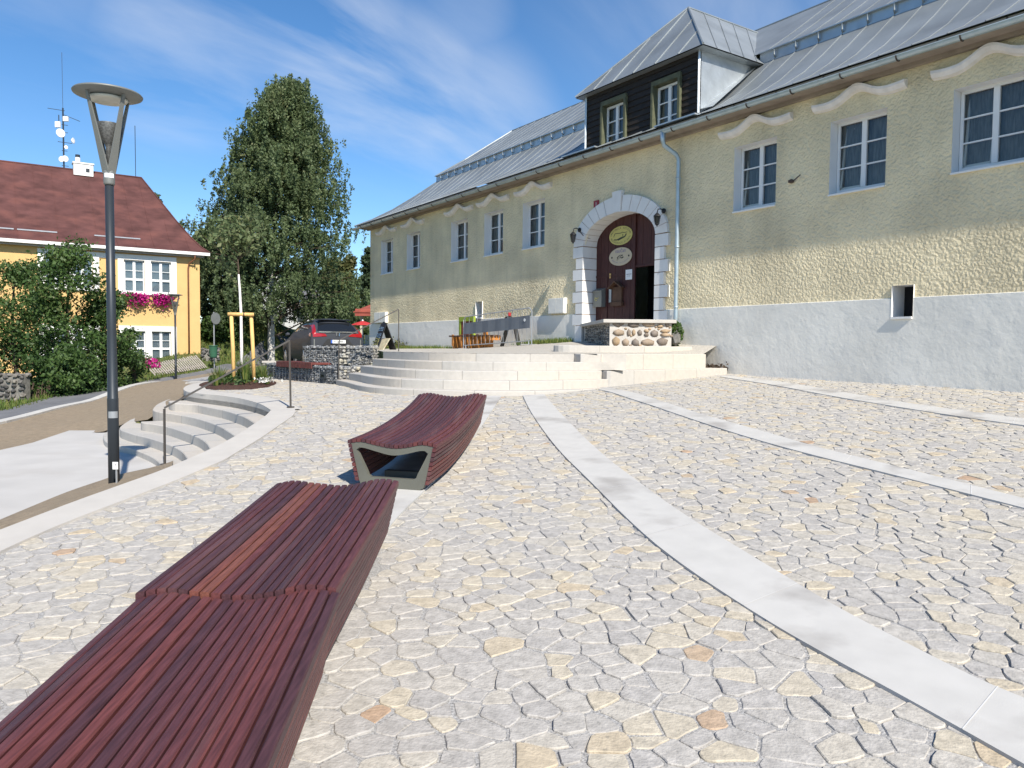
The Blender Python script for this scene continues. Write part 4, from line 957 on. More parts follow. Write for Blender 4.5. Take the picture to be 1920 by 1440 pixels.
mb = MB(); mb.tube([W(8.02, 7.03, .485), W(8.02, 6.82, .485), W(8.02, 6.70, .44), W(7.86, 6.48, .17), W(7.82, 6.36, .13), W(7.82, 2.5, .13), W(7.82, 1.75, .16)], [.075, .06, .055, .055, .055, .055, .06], 12)
for z in (5.9, 4.2, 2.7): mb.lathe([(.066, -.02), (.066, .02)], W(7.82, z, .13), 12)
mb.build('downpipe', 'pipe', GH, smooth=True)
# dormer -----------------------------------------------------------
D0, D1, DZ = 7.33, 11.62, 8.95
DM = MB()
nb_ = 11
dwin = [(7.98, 8.84), (9.96, 10.84)]; dz0, dz1 = 7.42, 8.42
for i in range(nb_):                    # lapped boards
    z0, z1 = 7.2 + i * (DZ - 7.2) / nb_, 7.2 + (i + 1) * (DZ - 7.2) / nb_
    for a0, a1 in ((D0, dwin[0][0] - .07), (dwin[0][1] + .07, dwin[1][0] - .07), (dwin[1][1] + .07, D1)) if z0 < dz1 + .05 else ((D0, D1),):
        DM.hexa([W(a0, z0, -.08), W(a1, z0, -.08), W(a1, z0, -.012), W(a0, z0, -.012)], [W(a0, z1, -.08), W(a1, z1, -.08), W(a1, z1, -.04), W(a0, z1, -.04)])
dorm = DM.build('dormer', 'darkwood', GH)
mb = MB()
dh = 8.95
EV = [(7.06, 8.93), (11.90, 8.93)]; AP = (9.5, 11.15)
def dr(a, z, o): return W(a, z, o)
mb.add([dr(11.9, 8.93, .17), dr(7.06, 8.93, .17), dr(9.5, 11.15, -1.9)], [(0, 1, 2)])
mb.add([dr(7.06, 8.93, .17), dr(7.06, 8.93, -2.3), dr(9.5, 11.15, -5.0), dr(9.5, 11.15, -1.9)], [(0, 1, 2, 3)])
mb.add([dr(11.9, 8.93, -2.3), dr(11.9, 8.93, .17), dr(9.5, 11.15, -1.9), dr(9.5, 11.15, -5.0)], [(0, 1, 2, 3)])
mb.add([dr(7.06, 8.90, .17), dr(11.9, 8.90, .17), dr(11.9, 8.90, -2.2), dr(7.06, 8.90, -2.2)], [(0, 1, 2, 3)])
for i in range(1, 6):
    f = i / 6; a = 7.06 + 4.84 * f; k = 1 - abs(f - .504) / .504
    mb.tube([dr(a, 8.945, .17), dr(a, 8.945 + 2.22 * k, .17 - 2.07 * k)], .015, 5)
for i in range(1, 5):
    f = i / 5; o0 = .17 - 2.47 * f; o1 = -1.9 - 3.1 * f; mb.tube([dr(7.06, 8.945, o0), dr(9.5, 11.165, o1)], .015, 5); mb.tube([dr(11.9, 8.945, o0), dr(9.5, 11.165, o1)], .015, 5)
mb.tube([dr(7.06, 8.945, .17), dr(9.5, 11.165, -1.9)], .03, 6); mb.tube([dr(11.9, 8.945, .17), dr(9.5, 11.165, -1.9)], .03, 6); mb.tube([dr(9.5, 11.165, -1.9), dr(9.5, 11.165, -5)], .03, 6)
mb.build('dormer_roof', 'zinc', dorm)
for a, e_ in ((D0, -.42), (D1, .42)):      # bright sheet cheeks
    mb = MB(); mb.add([W(a + e_, 7.47, -.05), W(a, 7.50, -.05), W(a, 9.0, -2.15), W(a + e_ * .3, 9.04, -2.18)], [(0, 1, 2, 3)])
    mb.add([W(a, 7.35, -.02), W(a, 8.93, -.02), W(a, 8.93, -2.2), W(a, 8.99, -2.2)], [(0, 1, 2)]); mb.bar(W(a, 7.4, -.0), W(a, 8.93, -.0), .05, .05)
    i = 0 if a == D0 else 1; mb.wbox((D0 - .35, D1 - 1.0)[i], (D0 + 1.0, D1 + .5)[i], 7.20, 7.235, -.05, .50)
    mb.build('dormer_cheek', 'zincnew', dorm)
for a0, a1 in dwin:
    mb, _ = casement(dorm, a0, a1, dz0 - .25, dz1, -.13)
    w = mb.build('window', 'winwhite', dorm)
    for nm, mt_, oo in (('pane', 'glass', -.16), ('room_dark', 'dark', -.5)):
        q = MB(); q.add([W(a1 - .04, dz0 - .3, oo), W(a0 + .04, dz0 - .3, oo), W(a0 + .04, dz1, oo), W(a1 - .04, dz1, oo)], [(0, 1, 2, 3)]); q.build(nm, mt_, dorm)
    q = MB(); nn = 30; q.grid([[W(a0 + (a1 - a0) * i / nn, z, -.24 + .02 * math.sin(i * 2)) for i in range(nn + 1) if not 11 < i < 17] for z in (dz0 - .2, dz1)]); q.build('curtain', 'curtain', dorm)
    q = MB(); q.wbox(a0 - .075, a0, dz0 - .2, dz1 + .02, -.16, .06); q.wbox(a1, a1 + .075, dz0 - .2, dz1 + .02, -.16, .06); q.wbox(a0 - .075, a1 + .075, dz1 + .02, dz1 + .14, -.16, .05); q.build('window_trim', 'greenwood', dorm)

# things on and by the facade -----------------------------------------
def lamp_bracket(a, z, label):
    L = thing('wall_lamp', label, 'lamp', W(a, z, .1), 'wall lanterns beside the gate')
    mb = MB(); mb.lathe([(.065, 0), (.065, .03), (.03, .05)], W(a, z, .085), 12, R=Matrix((BD, Vector((0, 0, 1)), BN)).transposed())
    mb.tube([W(a, z, .1), W(a, z + .04, .2), W(a, z + .02, .30), W(a, z - .06, .33)], .014, 6); mb.build('arm', 'black', L)
    c = W(a, z - .36, .33); mb = MB()
    for j in range(6):
        t = PI / 3 * j; p = Vector((math.cos(t), math.sin(t), 0)); mb.tube([c + p * .05, c + p * .085 + Vector((0, 0, .2))], .008, 5)
    mb.lathe([(.095, .2), (.09, .215), (.03, .28), (.01, .30)], c, 12); mb.lathe([(.0, -.07), (.02, -.03), (.055, 0), (.05, .01)], c, 12); mb.build('lantern_cage', 'black', L)
    mb = MB(); mb.lathe([(.04, .012), (.075, .195)], c, 6); mb.build('lantern_glass', 'carglass', L)
lamp_bracket(11.72, 5.10, 'small black lantern on the left side of the white arch')
lamp_bracket(8.33, 5.17, 'small black lantern on the right side of the white arch')
mb = MB(); P_ = [W(11.72, 5.08, .12), W(11.56, 4.93, .10), W(11.5, 4.86, .0), W(11.54, 4.82, -.40)]; mb.tube(P_, .012, 5); tag(mb.build('lamp_cable', 'bracket'), 'dark cable running from the left lantern under the arch', 'cable')
def ellipse(mb, a, z, ra, rz, o, n_=40, th=.012, t=.5):
    B = [W(a - ra * math.cos(2 * PI * i / n_), z + rz * math.sin(2 * PI * i / n_), o) for i in range(n_)]; T = [p + BN * th for p in B]; mb.hexa(B, T, t)
UX = -BD; UZ = Vector((0, 0, 1))
def arc_text(mb, s, a, z, ra, rz, t0, t1, o, size, up_=True):
    for i, ch in enumerate(s):
        if ch == ' ': continue
        t = t0 + (t1 - t0) * i / max(1, len(s) - 1); p = W(a - ra * math.cos(t), z + rz * math.sin(t), o)
        tang = (UX * (-ra * math.sin(t)) + UZ * (rz * math.cos(t))).normalized() * (-1 if up_ else 1); nrm = BN.cross(tang).normalized()
        if (nrm.z < 0): nrm = -nrm
        text_into(mb, ch, p, tang, nrm, size)
so = -.425
S1_ = thing('oval_sign', 'upper oval sign on the gate, yellow with dark lettering and a drawn skyline', 'sign', W(10.51, 4.84, so), 'oval signs on the gate')
mb = MB(); ellipse(mb, 10.51, 4.845, .48, .265, so); mb.build('board', 'signyellow', S1_)
mb = MB(); so2 = so + .0145
arc_text(mb, 'HASTINGER KOTELNA', 10.51, 4.845, .405, .205, PI * .93, PI * .07, so2, .085)
arc_text(mb, 'RESTAURACE U GATU', 10.51, 4.845, .405, .205, -PI * .90, -PI * .10, so2, .075, False)
def stroke(mb, P, w, o): 
    for (a, z), (c, d) in zip(P, P[1:]): mb.bar(W(a, z, o), W(c, d, o), .004, w)
stroke(mb, [(10.80, 4.83), (10.74, 4.92), (10.50, 4.91), (10.42, 4.93), (10.38, 4.91), (10.24, 4.915)], .016, so2)
stroke(mb, [(10.78, 4.75), (10.66, 4.735), (10.45, 4.79)], .03, so2); stroke(mb, [(10.62, 4.725), (10.44, 4.77), (10.33, 4.80), (10.27, 4.87)], .04, so2); stroke(mb, [(10.41, 4.78), (10.41, 4.88)], .02, so2)
mb.build('lettering', 'inkgreen', S1_)
S2_ = thing('oval_sign', 'lower oval sign on the gate, cream with violet lettering and a small drawing', 'sign', W(10.51, 4.255, so), 'oval signs on the gate')
mb = MB(); ellipse(mb, 10.51, 4.255, .475, .255, so); mb.build('board', 'signcream', S2_)
mb = MB(); text_into(mb, 'naučan', W(10.50, 4.415, so2), UX, UZ, .15); arc_text(mb, 'penzion restaurace', 10.51, 4.255, .36, .165, -PI * .85, -PI * .15, so2, .06, False); mb.build('lettering', 'inkviolet', S2_)
mb = MB()
for i in range(14):
    a = 10.40 + .22 * random.random(); z = 4.19 + .10 * random.random(); stroke(mb, [(a, z), (a + random.uniform(-.06, .06), z + random.uniform(-.04, .04))], .014, so2)
stroke(mb, [(10.64, 4.15), (10.62, 4.24), (10.54, 4.29), (10.40, 4.29)], .014, so2)
for a in (10.86, 10.16): ellipse(mb, a, 4.25, .03, .028, so, 12, .0145)
mb.build('drawing', 'ink', S2_)
PN = thing('notice', 'white paper notice pinned to the gate beside the dark open wicket', 'notice', W(10.1, 3.72, -.41))
mb = MB(); mb.wbox(9.99, 10.27, 3.58, 3.86, -.418, -.405); mb.build('sheet', 'paper', PN)
mb = MB(); stroke(mb, [(10.23, 3.73), (10.03, 3.73)], .012, -.403); stroke(mb, [(10.21, 3.68), (10.08, 3.68)], .006, -.403); mb.build('print', 'ink', PN)
MBX = thing('mailbox', 'grey metal mailbox with a gold post horn on the gate', 'mailbox', W(11.3, 2.95, -.35))
mb = MB(); mb.wbox(11.13, 11.5, 2.86, 3.33, -.43, -.27); mb.hexa([W(11.12, 3.31, -.44), W(11.51, 3.31, -.44), W(11.51, 3.29, -.25), W(11.12, 3.29, -.25)], [W(11.12, 3.41, -.44), W(11.51, 3.41, -.44), W(11.51, 3.33, -.25), W(11.12, 3.33, -.25)]); mb.build('box', 'lampgrey', MBX)
mb = MB(); mb.tube([W(11.36 - .05 * math.cos(t), 3.08 + .04 * math.sin(t), -.262) for t in np.linspace(0, 5.5, 12)], .008, 5); mb.tube([W(11.42, 3.13, -.262), W(11.33, 3.11, -.262), W(11.25, 3.13, -.262)], .007, 5); mb.build('emblem', 'signyellow', MBX)
SB = thing('notice_board', 'small brown wooden board with a little gabled roof on the gate', 'board', W(10.6, 3.0, -.4))
mb = MB(); mb.wbox(10.40, 10.78, 2.88, 3.40, -.43, -.38); mb.wbox(10.36, 10.82, 2.86, 2.98, -.43, -.34); mb.build('panel', 'brownwood', SB)
mb = MB(); mb.bar(W(10.88, 3.36, -.34), W(10.59, 3.55, -.34), .16, .03); mb.bar(W(10.30, 3.36, -.34), W(10.59, 3.55, -.34), .16, .03); mb.build('roof', 'orangewood' if False else 'brownwood', SB)
HN_ = thing('house_number', 'small dark red enamel house number plate above the arch', 'number plate', W(11.07, 5.74, .03))
mb = MB(); mb.wbox(10.96, 11.18, 5.64, 5.86, .012, .03); mb.build('plate', 'numred', HN_)
mb = MB(); text_into(mb, '1', W(11.07, 5.745, .033), UX, UZ, .17); mb.build('digit', 'platewhite', HN_)
for a0, a1, lab in ((12.37, 13.15, 'grey twin-door meter cabinet on the wall left of the arch'), (25.0, 26.2, 'grey meter cabinet at the far left end of the wall, above the chalkboard')):
    C_ = thing('meter_cabinet', lab, 'cabinet', W(a0, 2.7, .1), 'meter cabinets on the facade')
    mb = MB(); mb.wbox(a0, a1, 2.70, 3.17, 0, .13); mb.build('case', 'plinth', C_)
    mb = MB(); mid = (a0 + a1) / 2; mb.wbox(a0 + .02, mid - .008, 2.72, 3.15, .13, .145); mb.wbox(mid + .008, a1 - .02, 2.72, 3.15, .13, .145); mb.build('door', 'plinth', C_)
mb = MB(); mb.rock(W(4.62, 5.28, .03), (.07, .07, .06)); mb.tube([W(4.55, 5.29, .03), W(4.35, 5.36, .10)], .012, 5); tag(mb.build('wall_hook', 'bracket'), 'rusty hook with a brown stain on the wall between two windows', 'hook')
# stoop -----------------------------------------------------------------
SP = thing('doorstep', 'rubble stone doorstep with a pale slab top under the gate', 'doorstep', (3.1, 18.8, 1.7))
sx0, sx1, sy = 2.36, 3.86, 18.55
bk_r, bk_l = W(8.55, 0, .05).xy, W(11.5, 0, .05).xy
mb = MB(); mb.prism([(sx0, sy), (sx1, sy), tuple(bk_r), tuple(bk_l)], 1.4, 2.27); mb.build('masonry', 'limemortar', SP)
mb = MB(); zrow = 1.71; RX = Matrix(((1, 0, 0), (0, 1, 0), (0, 0, 1)))
while zrow < 2.2:
    x = sx0 + .04; hrow = random.uniform(.17, .25)
    while x < sx1 - .08:
        w = min(random.uniform(.10, .36), sx1 - x); k = random.random()
        if k < .3:
            for dz_ in (.25, .75): mb.rock((x + w / 2, sy + .0, zrow + hrow * dz_), (w * .54, .06, hrow * .28), random.random())
        else: mb.rock((x + w / 2, sy + .0, zrow + hrow * .5 + random.uniform(-.02, .02)), (w * .54, .06, hrow * random.uniform(.46, .58)), random.random())
        if random.random() < .6: mb.rock((x + w + .01, sy + .005, zrow + random.choice((.02, hrow))), (.045, .04, .035), random.random())
        x += w + .02
    zrow += hrow + .025
mb.build('face_stones', 'rubble', SP, smooth=True)
mb = MB()
zr_ = 1.58
while zr_ < 2.24:
    hz_ = random.uniform(.035, .085); zr_ += hz_; y = sy + .02
    while y < sy + 3.4:
        l_ = random.uniform(.15, .4); xx = sx0 + (bk_l.x - sx0) * (y - sy) / (bk_l.y - sy); mb.rock((xx + .0, y + l_ / 2, zr_ - hz_ / 2 + random.uniform(-.01, .01)), (.06, l_ * .54, hz_ * .6), random.random()); y += l_ + random.uniform(0, .03)
mb.build('shaded_side_stones', 'slate', SP)  # shade of the left side put into darker stone than the front
mb = MB(); mb.prism([(sx0 - .17, sy - .1), (sx1 + .1, sy - .1), tuple(W(8.4, 0, .0).xy), tuple(W(8.7, 0, -.5).xy), tuple(W(11.55, 0, -.5).xy), tuple(W(11.62, 0, .1).xy)], 2.275, 2.36); mb.build('top_slab', 'step', SP, bevel=.01)
mb = MB(); mb.rock((4.0, 18.75, 1.92), (.16, .2, .24), .3); mb.rock((3.98, 18.85, 2.12), (.14, .2, .14), .1); tag(mb.build('boulder', 'slate'), 'dark boulder against the right end of the doorstep', 'boulder')
mb = MB(); mb.wbox(8.05, 8.62, 1.9, 2.31, .11, .19); tag(mb.build('stone_block', 'plinth'), 'grey stone block at the foot of the right arch pier', 'block')
for a, z, o, r, lab in ((8.02, 1.83, .62, .26, 'green leafy plant at the foot of the downpipe, left clump'), (7.55, 1.80, .42, .27, 'green leafy plant at the foot of the downpipe, right clump')):
    p = W(a, z, o); q = rng.normal(size=(420, 3)); q /= np.linalg.norm(q, axis=1)[:, None]; q *= rng.uniform(.3, 1, 420)[:, None] ** .5 * np.array([r * .7, r * .7, r * 1.2])
    tag(leaves('leafy_plant', q + np.array(p) + [0, 0, .22], .075, 'greenleaf'), lab, 'plant', 'plants by the downpipe')

# crowd barrier and clutter on the terrace -----------------------------------
def tz_(a, o): return float(np.interp(a, [6.6, 12, 18, 27], [1.75, 1.86, 1.62, 1.55])) - .10 * o
BR = thing('crowd_barrier', 'galvanised crowd barrier carrying a dark grey banner in front of the wall', 'barrier', W(16.2, 1.7, .9))
ba0, ba1, bo = 12.8, 16.8, 1.0
def bz(a): return tz_(a, bo)
mb = MB()
P = [W(ba1, bz(ba1) + .02, bo), W(ba1, bz(ba1) + 1.02, bo), W(ba1 - .12, bz(ba1) + 1.12, bo), W(ba0 + .12, bz(ba0) + 1.12, bo), W(ba0, bz(ba0) + 1.02, bo), W(ba0, bz(ba0) + .02, bo)]
mb.tube(P, .019, 8); mb.tube([W(ba1, bz(ba1) + .14, bo), W(ba0, bz(ba0) + .14, bo)], .016, 8); mb.build('frame', 'galv', BR)
mb = MB()
for a in np.arange(ba0 + .25, ba1 - .1, .26): mb.tube([W(a, bz(a) + .14, bo), W(a, bz(a) + 1.12, bo)], .007, 5)
mb.build('bars', 'galv', BR)
for a in (ba0 + .15, ba1 - .15):
    mb = MB(); mb.bar(W(a, bz(a) + .03, bo + .3), W(a, bz(a) + .03, bo - .3), .04, .03); mb.bar(W(a, bz(a) + .03, bo), W(a, bz(a) + .15, bo), .04, .03); mb.build('foot', 'galv', BR)
mb = MB(); nn = 20; mb.grid([[W(ba0 + .06 + (ba1 - ba0 - .12) * i / nn, bz(ba0 + (ba1 - ba0) * i / nn) + z, bo + .03 + .008 * math.sin(i * 1.7)) for i in range(nn + 1)] for z in (.52, .90)]); mb.build('banner', 'banner', BR)
mb = MB(); ellipse(mb, ba0 + .32, bz(ba0) + .76, .05, .05, bo + .04, 14, .004); mb.build('banner_emblem', 'platewhite', BR)
CH = thing('garden_chair', 'lime green framed wooden chair with red brown slats behind the barrier', 'chair', W(17.4, 1.6, .55))
mb = MB(); z0 = tz_(17.4, .5)
for a in (17.15, 18.05): mb.wbox(a - .06, a + .06, z0, z0 + 1.1, .35, .43)
mb.wbox(17.1, 18.1, z0 + .98, z0 + 1.14, .34, .44); mb.build('frame', 'lime', CH)
mb = MB()
for i in range(5): mb.wbox(17.24 + .15 * i, 17.34 + .15 * i, z0 + .15, z0 + 1.0, .36, .42)
mb.build('back_slats', 'redbrown', CH)
BN_ = thing('wooden_bench', 'low orange and dark wooden plank bench behind the crowd barrier', 'bench', W(16.5, 1.6, .75))
mb = MB()
for o in (.55, .68, .80): mb.wbox(15.2, 18.0, z0 + .42, z0 + .47, o, o + .10)
mb.build('seat', 'brownwood', BN_)
for a in (15.6, 16.1, 16.6, 17.2, 17.75):
    mb = MB(); mb.wbox(a - .06, a + .06, z0 - .02, z0 + .42, .60, .86); mb.wbox(a - .05, a + .05, z0 + .1, z0 + .5, .86, .90); mb.build('leg', 'orangewood', BN_)
mb = MB(); mb.wbox(15.95, 16.15, z0 + .42, z0 + .95, .55, .62); mb.wbox(15.25, 15.35, z0 + .30, z0 + .45, .5, .95); mb.build('post', 'orangewood', BN_)
TR = thing('trestle', 'dark two-legged wooden trestle with a red topped helmet shape, behind the barrier', 'trestle', W(14.9, 1.7, .5))
zt = tz_(14.9, .5)
for aa, ab in ((15.1, 14.75), (14.1, 14.5)):
    mb = MB(); mb.bar(W(aa, zt, .55), W(ab, zt + .84, .5), .13, .05); mb.build('leg', 'black', TR)
mb = MB(); mb.rock(W(14.75, zt + .86, .5), (.19, .19, .14)); mb.build('dark_cap', 'black', TR, smooth=True)
mb = MB(); mb.lathe([(.05, 0), (.06, .10), (.03, .12)], W(14.75, zt + .97, .5), 10); mb.build('red_top', 'red', TR)
mb = MB(); mb.hexa([W(16.05, 2.55, .12), W(17.3, 2.40, .12), W(17.3, 2.40, .16), W(16.05, 2.55, .16)], [W(16.05, 2.60, .12), W(17.3, 2.50, .12), W(17.3, 2.50, .16), W(16.05, 2.60, .16)]); tag(mb.build('plank', 'redbrown'), 'thin dark red plank leaning on the grey plinth above the bench', 'plank')
# chalkboard, leaning board
AB = thing('chalkboard', 'black A-frame chalkboard with blue and yellow chalk beside the handrail', 'chalkboard', W(24.8, 1.55, 1))
zc = 1.50; base_ = atY(718, 655, 24.5)
def AP_(u, v, w): return Vector((base_.x, base_.y, zc)) + HE.normalized() * 0 + Vector((.55, -.835, 0)) * u + Vector((.835, .55, 0)) * v + Vector((0, 0, w))
for k, (v0, lab) in enumerate(((-.32, 'front_board'), (.36, 'rear_board'))):
    mb = MB(); q0, q1 = AP_(-.24, v0, 0), AP_(.24, v0, 0); t0, t1 = AP_(-.2, .02, .88), AP_(.2, .02, .88); m0 = AP_(0, .02, .95); th = Vector((.02, .012, 0))
    mb.hexa([q0, q1, t1, m0, t0], [p + th for p in (q0, q1, t1, m0, t0)]); bd = mb.build(lab, 'black', AB)
    if k == 0:
        fn = (q1 - q0).cross(t0 - q0).normalized(); 
        if fn.x > 0: fn = -fn
        for mt_, ks in (('chalkblue', (.86, .62)), ('chalkyellow', (.45, .28, .12))):
            mb = MB()
            for kk in ks:
                for r in range(3):
                    f = kk - r * .055; a_ = q0.lerp(t0, f); c_ = q1.lerp(t1, f); P = [a_.lerp(c_, x) + fn * .02 + Vector((0, 0, random.uniform(-.012, .012))) for x in np.linspace(.18, .82, 7)]
                    mb.tube(P, .013, 4)
            mb.build('chalk_writing', mt_, AB)
mb = MB(); b0 = atY(692, 656, 25); b1 = atY(716, 655, 24.3); d_ = Vector((.3, .5, .0))
b0.z = b1.z = 1.5; mb.hexa([b0, b1, b1 + Vector((.03, .02, 0)), b0 + Vector((.03, .02, 0))], [p + Vector((.22, .15, .42)) for p in (b0, b1, b1 + Vector((.03, .02, 0)), b0 + Vector((.03, .02, 0)))])
tag(mb.build('leaning_board', 'boardpale'), 'pale stained board leaning left of the chalkboard', 'board')

# ------------------------------------------------------------------ handrails
def handrail(label, P, w=.045, feet=True):
    """P: [(base, top)...] posts, rail over the tops"""
    hr = thing('handrail', label, 'handrail', P[0][0], 'flat steel handrails by the steps')
    for bs, tp_ in P:
        mb = MB(); mb.bar(bs - Vector((0, 0, .02)), tp_ - Vector((0, 0, .012)), w, .018); mb.lathe([(.06, 0), (.06, .012)], bs, 10); mb.build('post', 'rail', hr)
    mb = MB(); e0 = P[0][1]; e1 = P[-1][1]; mb.bar(e0, e1, w, .022); mb.build('rail', 'rail', hr)
pa = G(545, 766); pa.z += .02; pat = atY(543, 638, pa.y)
pb = atZ(309, 871, -1.70); pbt = atY(308, 765, pb.y)
handrail('dark steel handrail sloping down beside the left curved seat steps', [(pb, pbt), (pa, pat)])
qa = Vector((atY(635, 700, 17.15).x, 17.15, EYE - .75)); qat = atY(635.6, 638, 17.15)
qb = Vector((atY(747.5, 657, 17.6).x, 17.6, EYE - .12)); qbt = atY(747.5, 580, 17.6)
handrail('dark steel handrail rising over the left end of the terrace steps', [(qa, qat), (qb, qbt)])

# ------------------------------------------------------------------ gabions
def gabion(name, label, o, u, v, hgt, m, cat='gabion', s=.066, faces='ftrl', core='slate'):
    """o: front left bottom corner, u: along the front, v: into depth"""
    o = Vector(o); u = Vector(u); v = Vector(v); up_ = Vector((0, 0, hgt)); g_ = thing(name, label, cat, o)
    mb = MB(); ins = .05; un, vn = u.normalized(), v.normalized()
    mb.obox(o + un * ins + vn * ins, u - un * 2 * ins, v - vn * 2 * ins, up_ - Vector((0, 0, ins))); mb.build('core', core, g_)
    mb = MB()
    def face(p, a, c):
        na_, nc = max(1, int(a.length / s)), max(1, int(c.length / (s * .72)))
        for i in range(na_):
            for j in range(nc):
                q = p + a * ((i + .5 + random.uniform(-.35, .35)) / na_) + c * ((j + .5 + random.uniform(-.3, .3)) / nc)
                mb.rock(q, (s * random.uniform(.45, .75), s * random.uniform(.4, .6), s * random.uniform(.3, .5)), random.random(), Matrix.Rotation(random.uniform(0, 6), 3, 'Z') @ Matrix.Rotation(random.uniform(-.5, .5), 3, 'X'))
    ii = .045
    if 'f' in faces: face(o + vn * ii, u, up_)
    if 't' in faces: face(o + up_ - Vector((0, 0, ii)), u, v)
    if 'r' in faces: face(o + u - un * ii, v, up_)
    if 'l' in faces: face(o + un * ii, v, up_)
    mb.build('stones', m, g_)
    mb = MB()
    for i in range(int(u.length / .2) + 1): p = o + un * min(u.length, .2 * i) - vn * .012; mb.bar(p, p + up_, .003, .003)
    for j in range(int(hgt / .2) + 1): p = o + Vector((0, 0, min(hgt, .2 * j))) - vn * .012; mb.bar(p, p + u, .003, .003)
    mb.build('wire_mesh', 'wire', g_)
    return g_
gl = Vector((-6.62, 20.45, .74)); gr = Vector((-4.0, 17.2, .74)); gu = gr - gl; gv = Vector((-gu.y, gu.x, 0)).normalized() * -.55
if gv.y < 0: gv = -gv
GB1 = gabion('gabion_bench', 'low grey gabion seat wall below the parked car', gl, gu, gv, .46, 'gab')
mb = MB(); un = gu.normalized(); vn = gv.normalized()
L0, L1 = .9, 3.05
for i in range(44):
    q = gl + un * (L0 + (L1 - L0) * i / 44) + Vector((0, 0, .465)) - vn * .06; mb.obox(q, un * .036, vn * .55, Vector((0, 0, .05)), random.random()); mb.obox(q - Vector((0, 0, .09)), un * .036, vn * .03, Vector((0, 0, .09)), random.random())
tag(mb.build('slat_seat', mat('red_seat_slat', (.2, .05, .04), .6, var=.2, vscale=9, ramp=[(0, (.085, .025, .022)), (1, (.15, .042, .034))])), 'dark red slatted seat lying on the low gabion wall', 'seat')
for f in (.105, .86):
    p = gl + gu * f + Vector((0, 0, .25)) - vn * .03
    mb = MB(); mb.obox(p - un * .11 - Vector((0, 0, .10)), un * .22, vn * .06, Vector((0, 0, .17))); ln = thing('wall_light', ('small dark recessed light box at the left end of the low gabion' if f < .5 else 'small dark recessed light box at the right end of the low gabion'), 'light', p, 'recessed lights in the gabion'); mb.build('housing', 'post', ln)
    mb = MB(); mb.obox(p - un * .08 - Vector((0, 0, .05)) - vn * .004, un * .16, vn * .01, Vector((0, 0, .05))); mb.build('lens', 'carglass', ln)
hl = atY(569, 690, 18.7); hr_ = atY(671, 690, 17.95); hl.z = hr_.z = .74
hu = hr_ - hl; hv = Vector((-hu.y, hu.x, 0)).normalized() * .6
GB2 = gabion('gabion_wall', 'tall dark grey gabion wall in front of the parked car', hl, hu, hv, .92, 'gab')
h2 = hr_ + Vector((.03, .05, 0)); hv2 = Vector((-.30, 2.3, 0)); e2 = atY(710, 652, 20.0); hv2 = Vector((e2.x - h2.x, e2.y - h2.y, 0))
GB3 = gabion('stone_wall', 'pale stacked stone wall end beside the terrace steps', h2, hv2, Vector((-.55, .1, 0)), .92, 'gablight', 'wall', s=.10, faces='ftlr', core='drystone')
h3 = Vector((-3.93, 17.28, .74)); GB4 = gabion('stone_wall', 'low pale stone wall end behind the lower handrail post', h3, Vector((.75, .45, 0)), Vector((-.3, .5, 0)), .45, 'gablight', 'wall', s=.10, faces='ftlr', core='drystone')

# ------------------------------------------------------------------ street lamps
def street_lamp(base, hgt, label, detail=True):
    L = thing('street_lamp', label, 'street lamp', base, 'anthracite street lamps with disc tops')
    B = Vector(base); hp = hgt - .92
    mb = MB(); mb.lathe([(.055, -.3), (.055, .9), (.055, .905), (.052, .91), (.045, 1.6), (.042, hp)], B, 20); mb.build('post', 'post', L, smooth=True)
    mb = MB(); mb.lathe([(.050, hp - .02), (.054, hp), (.054, hp + .10), (.049, hp + .13)], B, 20); mb.build('collar', 'lampgrey', L, smooth=True)
    for k in range(4):
        t = PI / 4 + PI / 2 * k + .35; d = Vector((math.cos(t), math.sin(t), 0)); sd_ = Vector((-d.y, d.x, 0))
        mb = MB(); p0 = B + d * .035 + Vector((0, 0, hp + .10)); p1 = B + d * .235 + Vector((0, 0, hgt - .04))
        w0, w1 = .046, .016; q = d * .008
        mb.hexa([p0 - sd_ * w0 - q, p0 + sd_ * w0 - q, p0 + sd_ * w0 + q, p0 - sd_ * w0 + q], [p1 - sd_ * w1 - q, p1 + sd_ * w1 - q, p1 + sd_ * w1 + q, p1 - sd_ * w1 + q]); mb.build('strut', 'lampgrey', L)
    mb = MB(); mb.lathe([(.028, hp + .13), (.028, hp + .36), (.04, hp + .40), (.10, hp + .46), (.118, hp + .60), (.118, hp + .605), (.10, hp + .60), (.03, hp + .42)], B, 20); mb.build('lantern', 'mesh', L, smooth=True)
    mb = MB(); mb.lathe([(.10, hgt - .075), (.20, hgt - .045), (.325, hgt - .022), (.33, hgt - .012), (.32, hgt), (.15, hgt + .035), (.0, hgt + .04)], B, 40); mb.build('disc_top', 'lampgrey', L, smooth=True)
    mb = MB(); mb.lathe([(.0, hgt - .085), (.175, hgt - .082), (.19, hgt - .06)], B, 28); mb.build('reflector', 'lampwhite', L, smooth=True)
    return L
b1_ = atY(214, 907, 8.0)
LP = street_lamp(b1_, 4.06, 'tall near street lamp with a disc top standing by the plaza edge')
for z, mt_, hh in ((.70, 'galv', .07), (3.19, 'paper', .045)):
    d = (Vector((0, 0, 0)) - b1_); d.z = 0; d.normalize(); mb = MB(); rr = .0575 if z < 1 else .0565
    th = math.atan2(d.y, d.x); mb.grid([[b1_ + Vector((rr * math.cos(th + t), rr * math.sin(th + t), z + k * hh)) for t in np.linspace(-.85, .85, 9)] for k in (0, 1)]); mb.build('sticker', mt_, LP)
street_lamp(atY(330, 722.5, 34.6), 4.1, 'distant street lamp standing at the kerb before the ochre house')
MK = thing('marker_stake', 'small white survey tag on a thin stake in front of the near lamp', 'stake', atY(218, 907, 7.75))
